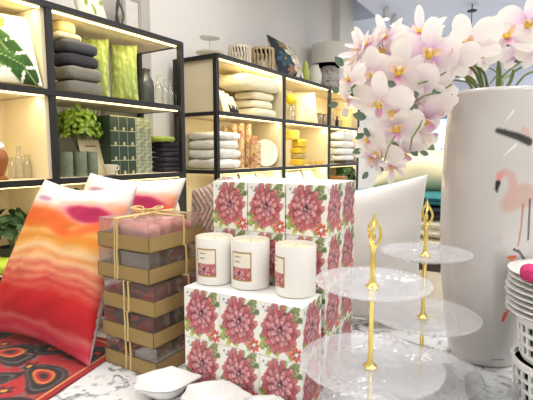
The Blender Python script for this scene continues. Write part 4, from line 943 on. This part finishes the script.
# second bay of the right unit
yel = mat('yellow_terry', (.90,.76,.24), .9, bump=.4, bscale=90); mus = mat('grey_mustard_terry', (.72,.66,.42), .9, bump=.4, bscale=90); yg = mat('yellow_glaze', (.90,.80,.16), .3)
v_ = thing('bottle_vase', 'clear glass bottle topped with a yellow ball', 'vase', (-2.02, at(291, 110, 'x', -2.02).y, TOP(1)))
MB().lathe([(0,0),(.034,0),(.036,.01),(.036,.11),(.018,.135),(.016,.155),(.0,.155)], 24).out('bottle', gl, v_); MB().ell((0,0,.205), (.048,.048,.052), 18, 12).out('ball_stopper', yg, v_)
shelf_pillow(295, 317, 91, 1, crm, 'plump cream cushion between yellow ball bottle and brown jar', X=-2.05, seed=57, th=.13, ang=45)
amb = clear('amber_glass', (.62,.50,.26), .10, .3)
for a, b, lb in ((316,322,'small amber glass jar, left of the pair beside the cream cushion'),(321,328,'amber glass jar, right of the pair nearest the shelf post')):
    bottle(a, b, 1, .135, amb, lb, 'glass_jar', 'jar', .75)
zt = pile(290, 308, 2, [(.062,yel,'yellow folded towel at the bottom of the yellow pile'),(.05,mus,'grey mustard towel in the yellow pile'),(.062,yel,'yellow folded towel third from bottom of the yellow pile'),(.07,yel,'bright yellow towel on top of the yellow pile')], X=-2.0, wx=.28, group='yellow folded towels')
yb = at(294, 140, 'x', -2.0).y; o = MB().box(-.05,.05,-.05,.05,0,.085,.003).out('small_box', mat('yellow_card', (.86,.72,.30), .6), None, False, (-2.02, yb, zt+.002)); setp(o, 'small yellow carton on top of the yellow towels', 'box')
for i, px in enumerate((312,316,320)):
    o = MB().lathe([(0,0),(.022,0),(.03,.02),(.026,.04),(.022,.04),(0,.012)], 16).out('votive_cup', mat('gold_votive', (.85,.72,.38), .4), None, True, (-1.98, at(px, 165, 'x', -1.98).y, TOP(2))); setp(o, 'tiny gold votive cup right of the yellow towels, '+('nearest the towels','middle','farthest from the towels')[i], 'votive', 'gold votive cups')
shelf_pillow(290, 308, 171, 3, wht, 'white cushion low in the lit bay under the yellow towels', X=-2.03, seed=62, base=.80); shelf_pillow(308, 318, 169, 3, wht, 'white cushion low in the lit bay beside the wooden box', X=-2.03, seed=63, base=.80)
# third bay
for a, b, h, m_, lb in ((331,335,.17,gl,'clear bottle left of the black bottle in the last bay'),(335,338.5,.12,mat('black_glass', (.12,.14,.10), .15),'slim black bottle in the last upper bay'),(338,342,.15,gl,'clear bottle right of the black bottle in the last bay')): bottle(a, b, 1, h, m_, lb, neck=.5, X=-2.0)
y0, y1 = at(339, 120, 'x', -2.0).y, at(351, 120, 'x', -2.0).y
yl = thing('lantern', 'yellow ribbed canister at the end of the top shelf', 'canister', (-2.0, (y0+y1)/2, TOP(1)))
MB().lathe([(0,0),(.076,0),(.079,.01),(.079,.20),(.076,.205),(0,.205)], 32, mod=lambda q, i, k: 1+.03*math.cos(16*q)).out('body', mat('pale_yellow_glaze', (.93,.86,.55), .4), yl); MB().lathe([(0,.206),(.08,.206),(.082,.22),(.03,.232),(.02,.245),(0,.247)], 28).out('lid', MATS['pale_yellow_glaze'], yl)
rolls = ['bottom','second','third','top']; z = TOP(2)+.001
y0, y1 = at(334, 150, 'x', -2.0).y, at(348, 150, 'x', -2.0).y
MB_b = MB().box(-.13,.13,-(y1-y0)/2-.02,(y1-y0)/2+.0,0,.022,.003).out('tray', mat('dark_tray', (.35,.28,.18), .5), None, False, (-2.0, (y0+y1)/2+.03, z)); setp(MB_b, 'dark wooden tray under the rolled white towels', 'tray'); z += .0225
for i, h in enumerate((.075,.08,.085,.10)):
    soft('rolled_towel', -2.0, (y0+y1)/2, z, .22, y1-y0, h, wht, 'rolled white towel in the last bay, '+rolls[i]+' of the pile', 'towel', 'rolled white towels', e=.6, seed=80+i); z += h*.97
bottle(330, 334, 2, .12, gl, 'clear bottle left of the rolled white towels', neck=.5, X=-1.97)
o = MB().box(-.12,.12,-.08,.08,0,.26,.004).out('wooden_box', mat('warm_wood', (.62,.45,.26), .6, var=.15), None, False, (-2.02, at(335, 175, 'x', -2.02).y, TOP(3))); setp(o, 'brown wooden box low in the last bay beside the plant', 'box')
plant('potted_plant', 346, 0, 3, .12, .36, 140, dgr, 'dark green leafy plant low in the last bay', X=-2.0, lsz=.06, seed=9)

# ------------------------------------------------------------------ on top of the units
ZT = LV[0]+.014
def paint_wreath(u, v):
    img = np.ones(u.shape+(3,))*np.array((.86,.85,.78)); g = np.random.default_rng(12)
    for k in range(26):
        a = g.uniform(0, 6.28); d, t, b = petal_shape(u, v, .5+.28*math.cos(a), .5+.28*math.sin(a), a+1.2, .22, .05); img = blend(img, 1-ss(d, .85, 1), ((.72,.76,.30),(.84,.84,.48),(.55,.62,.22))[k % 3])
    for cx, cy in ((.45,.55),(.58,.48)): img = blend(img, 1-ss(np.hypot(u-cx, v-cy), .05, .08), (.80,.45,.25))
    return img
X = -2.06; y0, y1 = at(72, 5, 'x', X).y, at(101, 10, 'x', X).y
pillow('cushion', (X+.06,y0,ZT), (X+.06,y1,ZT), (X-.06,y0,ZT+.27), (X-.06,y1,ZT+.27), .09, pcm, paint_wreath, n=60, seed=19, label='cream cushion with yellow green wreath print on top of the nearer shelf unit')
yc = at(117, 20, 'x', X).y; r = thing('candelabra', 'dark twisted iron candle holder on top of the nearer shelf unit', 'candle holder', (X, yc, ZT))
for s_ in range(3):
    MB().tube([((.012+.025*math.sin(t*4+s_*2.1))*math.cos(s_*2.1+t*3), (.012+.025*math.sin(t*4+s_*2.1))*math.sin(s_*2.1+t*3), .006+.26*t) for t in [i/16 for i in range(17)]], .006, 8).out('arm', mat('aged_iron', (.30,.28,.26), .6), r)
MB().lathe([(0,0),(.05,0),(.052,.006),(.02,.012),(0,.012)], 24).out('base', MATS['aged_iron'], r)
y0, y1 = at(122, 8, 'x', -2.2).y, at(140, 8, 'x', -2.2).y
fr = thing('picture_frame', 'pale picture frame behind the twisted iron candle holder', 'picture frame', (-2.2, (y0+y1)/2, ZT)); w_ = (y1-y0)/2
MB().box(-.01,.01,-w_,w_,0,.02).box(-.01,.01,-w_,w_,.26,.28).box(-.01,.01,-w_,-w_+.02,.02,.26).box(-.01,.01,w_-.02,w_,.02,.26).out('frame', mat('grey_frame', (.62,.60,.57), .6), fr, False)
MB().box(-.004,.004,-w_+.02,w_-.02,.02,.26).out('picture', mat('pale_print', (.80,.78,.75), .7, var=.2, vscale=20), fr, False)
# mini cake stand and lanterns on the farther unit
y = at(210, 50, 'x', -2.12).y; r = thing('cake_stand', 'small white two tier cake stand on top of the farther shelf unit', 'cake stand', (-2.12, y, ZT))
wg = mat('frosted_white', (.84,.83,.80), .4)
MB().lathe([(0,0),(.05,0),(.05,.004),(.006,.008),(.005,.24),(.009,.25),(0,.27)], 20).out('pole', wg, r)
MB().lathe([(.005,.05),(.10,.055),(.105,.062),(.10,.062),(.005,.056)], 36).out('plate', wg, r); MB().lathe([(.005,.16),(.072,.163),(.075,.17),(.07,.17),(.005,.165)], 36).out('plate', wg, r)
def lantern(px0, px1, h, label, col, X, key, nsl):
    D, y = diam(px0, px1, X); R = D/2; r = thing('lantern', label, 'lantern', (X, y, ZT), 0, 'slatted lanterns'); m_ = mat(key, col, .7, var=.12, vscale=30)
    MB().lathe([(0,0),(R,0),(R,.015),(0,.015)], 28).out('base', m_, r); MB().lathe([(R*.8,h-.02),(R,h-.02),(R,h),(R*.8,h),(R*.8,h-.02)], 28).out('top_ring', m_, r)
    s_ = MB()
    for j in range(nsl):
        q = 2*PI*j/nsl; s_.tube([(R*.95*math.cos(q), R*.95*math.sin(q), .012),(R*.95*math.cos(q+.15), R*.95*math.sin(q+.15), h*.5),(R*.95*math.cos(q), R*.95*math.sin(q), h-.01)], R*.085, 6)
    s_.out('slats', m_, r)
    MB().lathe([(0,.016),(R*.4,.016),(R*.4,h*.5),(0,h*.5)], 20).out('candle', MATS['cream_wax'], r)
lantern(229, 251, .17, 'pale slatted lantern, left one on top of the farther shelf unit', (.80,.76,.68), -2.1, 'pale_rattan', 22)
lantern(252, 274, .21, 'brown slatted lantern, right one beside the dark floral cushion', (.68,.60,.46), -2.08, 'brown_rattan', 16)
def paint_dark_floral(u, v):
    img = np.ones(u.shape+(3,))*np.array((.17,.19,.22)); g = np.random.default_rng(9)
    for cx, cy, s_, c in ((.62,.62,.30,(.90,.86,.74)),(.70,.25,.26,(.92,.88,.80)),(.22,.40,.20,(.24,.36,.40)),(.30,.80,.14,(.55,.48,.36)),(.85,.82,.14,(.36,.42,.28)),(.4,.12,.14,(.60,.46,.40))):
        for k in range(6):
            a = 2*PI*k/6+cx*5; d, t, b = petal_shape(u, v, cx, cy, a, s_, s_*.32); img = blend(img, 1-ss(d, .85, 1.02), np.array(c)*(.75+.3*np.clip(t,0,1))[...,None])
        img = blend(img, 1-ss(np.hypot(u-cx, v-cy), .02, .05), (.7,.5,.2))
    return np.clip(img, 0, 1)
X = -2.04; y0, y1 = at(274, 55, 'x', X).y, at(300, 55, 'x', X).y
pillow('cushion', (X+.05,y0,ZT), (X+.05,y1,ZT), (X-.08,y0,ZT+.36), (X-.08,y1,ZT+.32), .14, pcm, paint_dark_floral, n=70, seed=29, label='dark cushion with large pale flowers on top of the farther shelf unit')
def vase_on(px0, px1, h, m_, label, X=-2.08, name='vase'):
    D, y = diam(px0, px1, X); R = D/2; o = MB().lathe([(0,0),(R*.6,0),(R*.75,h*.08),(R,h*.4),(R*.97,h*.62),(R*.6,h*.88),(R*.5,h*.95),(R*.58,h),(R*.45,h),(R*.4,h*.93),(0,h*.9)], 32).out(name, m_, None, True, (X, y, ZT)); return setp(o, label, 'vase')
vase_on(301, 309, .24, mat('lime_glass', (.72,.74,.36), .25), 'small lime vase right of the dark floral cushion')
vase_on(308, 321, .225, mat('ivory_ceramic', (.86,.85,.80), .3), 'ivory egg shaped vase before the table lamp', X=-2.05)
D, y = diam(311, 345, -2.12); lp = thing('table_lamp', 'table lamp with cream drum shade on top of the farther shelf unit', 'lamp', (-2.12, y, ZT))
def lamp_base():
    n_, m2 = 40, 30; R = .12; h = .29; u, v = np.meshgrid(np.linspace(0, 1, n_), np.linspace(0, 1, m2), indexing='ij'); th = 2*PI*u; rr = R*(.62+.42*np.sin(PI*(v*.85+.12)))
    n1 = noise2(61, 9); c = np.ones(u.shape+(3,))*np.array((.74,.72,.68)); c = blend(c, ss(n1(np.cos(th), v*2+np.sin(th)), .2, .5), (.38,.36,.36)); c = blend(c, ss(-n1(np.cos(th)+2, v*2+np.sin(th)), .4, .7), (.66,.42,.40))
    V = np.stack([rr*np.cos(th), rr*np.sin(th), .003+v*h], -1).reshape(-1, 3); return mesh('base', V, grid_faces(n_, m2), pcm, lp, True, c.reshape(-1, 3))
lamp_base(); MB().lathe([(0,.29),(.05,.29),(.02,.30),(.008,.305),(.008,.345),(0,.345)], 20).out('neck', mat('lamp_brass', (.72,.60,.38), .35, metal=1), lp)
MB().lathe([(D*.5,.31),(D*.49,.53),(D*.485,.53),(D*.495,.31),(D*.5,.31)], 40).tube([(-D*.49,0,.335),(D*.49,0,.335)], .003, 6).out('lamp_shade', mat('cream_linen_shade', (.93,.92,.88), .85, transl=.3), lp)

# ------------------------------------------------------------------ ceiling fittings
wmt = mat('white_fitting', (.82,.83,.85), .4); glow = mat('lamp_glow', (1,.98,.94), .3, emis=9)
CZ = 3.03
for i, (px, py) in enumerate(((386,19),(394,25.5),(400,31))):
    p = at(px, py, 'z', CZ-.14); r = thing('track_spotlight', 'white cylindrical spotlight under the far ceiling, '+('nearest of three','middle of three','farthest of three')[i], 'spotlight', (p.x, p.y, CZ), 0, 'track spotlights')
    MB().lathe([(0,-.14),(.036,-.14),(.04,-.136),(.04,-.03),(.03,-.02),(.008,-.02),(.008,-.001),(0,-.001)], 24).out('housing', wmt, r); MB().lathe([(0,-.1435),(.033,-.1435),(.033,-.1402),(0,-.1402)], 20).out('lens', glow, r)
    ld = bpy.data.lights.new('spot', 'SPOT'); ld.energy = 30; ld.spot_size = 1.5; ld.spot_blend = .6; o = bpy.data.objects.new('spot', ld); COL.objects.link(o); o.location = (p.x, p.y, CZ-.16)
p = at(472, 11, 'z', 2.95); r = thing('ceiling_sensor', 'small black disc fitting hanging under the far ceiling', 'ceiling fitting', (p.x, p.y, CZ))
MB().lathe([(0,-.085),(.05,-.085),(.055,-.075),(.02,-.06),(.006,-.055),(.006,-.001),(0,-.001)], 20).tube([(0,0,-.085),(0,0,-.26)], .005, 6).out('disc', black, r)
p = at(456, 10, 'y', 6.4); o = MB().tube([(0,0,0),(0,0,-1.0)], .006, 6).out('suspension_cable', mat('grey_cable', (.50,.52,.58), .6), None, True, (p.x, 6.4, CZ-.001)); setp(o, 'thin grey cable hanging from the far ceiling above the orchids', 'cable')
# ceiling panel lights of the shop
pn0 = None
for i, (x, y) in enumerate(((-.9,-.6),(.9,-.6),(-.9,1.1),(.9,1.1),(-.9,2.2),(.9,2.2),(2.6,1.1),(2.6,2.2),(2.6,-.6))):
    lb = 'square ceiling light panel above the shop floor'
    if pn0 is None:
        pn0 = thing('ceiling_light', lb, 'ceiling light', (x, y, 3.32), 0, 'ceiling light panels'); MB().box(-.32,.32,-.32,.32,-.03,-.001).out('frame', wmt, pn0, False); MB().box(-.29,.29,-.29,.29,-.034,-.0302).out('diffuser', mat('panel_glow', (1,.98,.95), .4, emis=3), pn0, False)
    else: dup(pn0, (x, y, 3.32), 0, lb)
    ld = bpy.data.lights.new('panel_lamp', 'AREA'); ld.size = .58; ld.energy = 17; ld.color = (1, .97, .93); o = bpy.data.objects.new('panel_lamp', ld); COL.objects.link(o); o.location = (x, y, 3.27)

for i, (x, y) in enumerate(((1.0,4.2),(1.0,6.4),(1.0,8.2),(2.8,4.4),(2.8,7.0))):  # extra panels out of view, added to brighten the far wall and ceiling
    lb = 'added unseen light panel brightening the far room'
    dup(pn0, (x, y, CZ), 0, lb, 'added far fill panels')
    ld = bpy.data.lights.new('panel_lamp', 'AREA'); ld.size = .58; ld.energy = 30; ld.color = (.95, .97, 1); o = bpy.data.objects.new('panel_lamp', ld); COL.objects.link(o); o.location = (x, y, CZ-.05)
ww0 = None  # unseen linear fill lights, added to lift the dark shelf wall
for i, (x, y, z) in enumerate(((-1.35,.45,3.32),(-1.35,1.85,3.32),(-1.35,3.25,CZ))):
    lb = 'added unseen linear fill light brightening the shelf wall'
    if ww0 is None:
        ww0 = thing('wall_fill_light', lb, 'ceiling light', (x, y, z), 0, 'added fill lights along the shelf wall'); MB().box(-.04,.04,-.6,.6,-.05,-.001).out('housing', wmt, ww0, False); MB().box(-.03,.03,-.58,.58,-.054,-.0502).out('diffuser', MATS['panel_glow'], ww0, False)
    else: dup(ww0, (x, y, z), 0, lb)
    ld = bpy.data.lights.new('wall_fill', 'AREA'); ld.shape = 'RECTANGLE'; ld.size = .06; ld.size_y = 1.15; ld.energy = 16; ld.color = (1, .97, .93); o = bpy.data.objects.new('wall_fill', ld); COL.objects.link(o); o.location = (x-.02, y, z-.06); o.rotation_euler = (0, math.radians(-50), 0)

# ------------------------------------------------------------------ world + view
w = bpy.data.worlds.new('shop_daylight'); scn.world = w; w.use_nodes = True
w.node_tree.nodes['Background'].inputs[0].default_value = (1, .975, .93, 1); w.node_tree.nodes['Background'].inputs[1].default_value = .85
vs = scn.view_settings; vs.view_transform = 'Standard'; vs.look = 'None'; vs.gamma = 1; vs.exposure = -0.3; vs.use_curve_mapping = False
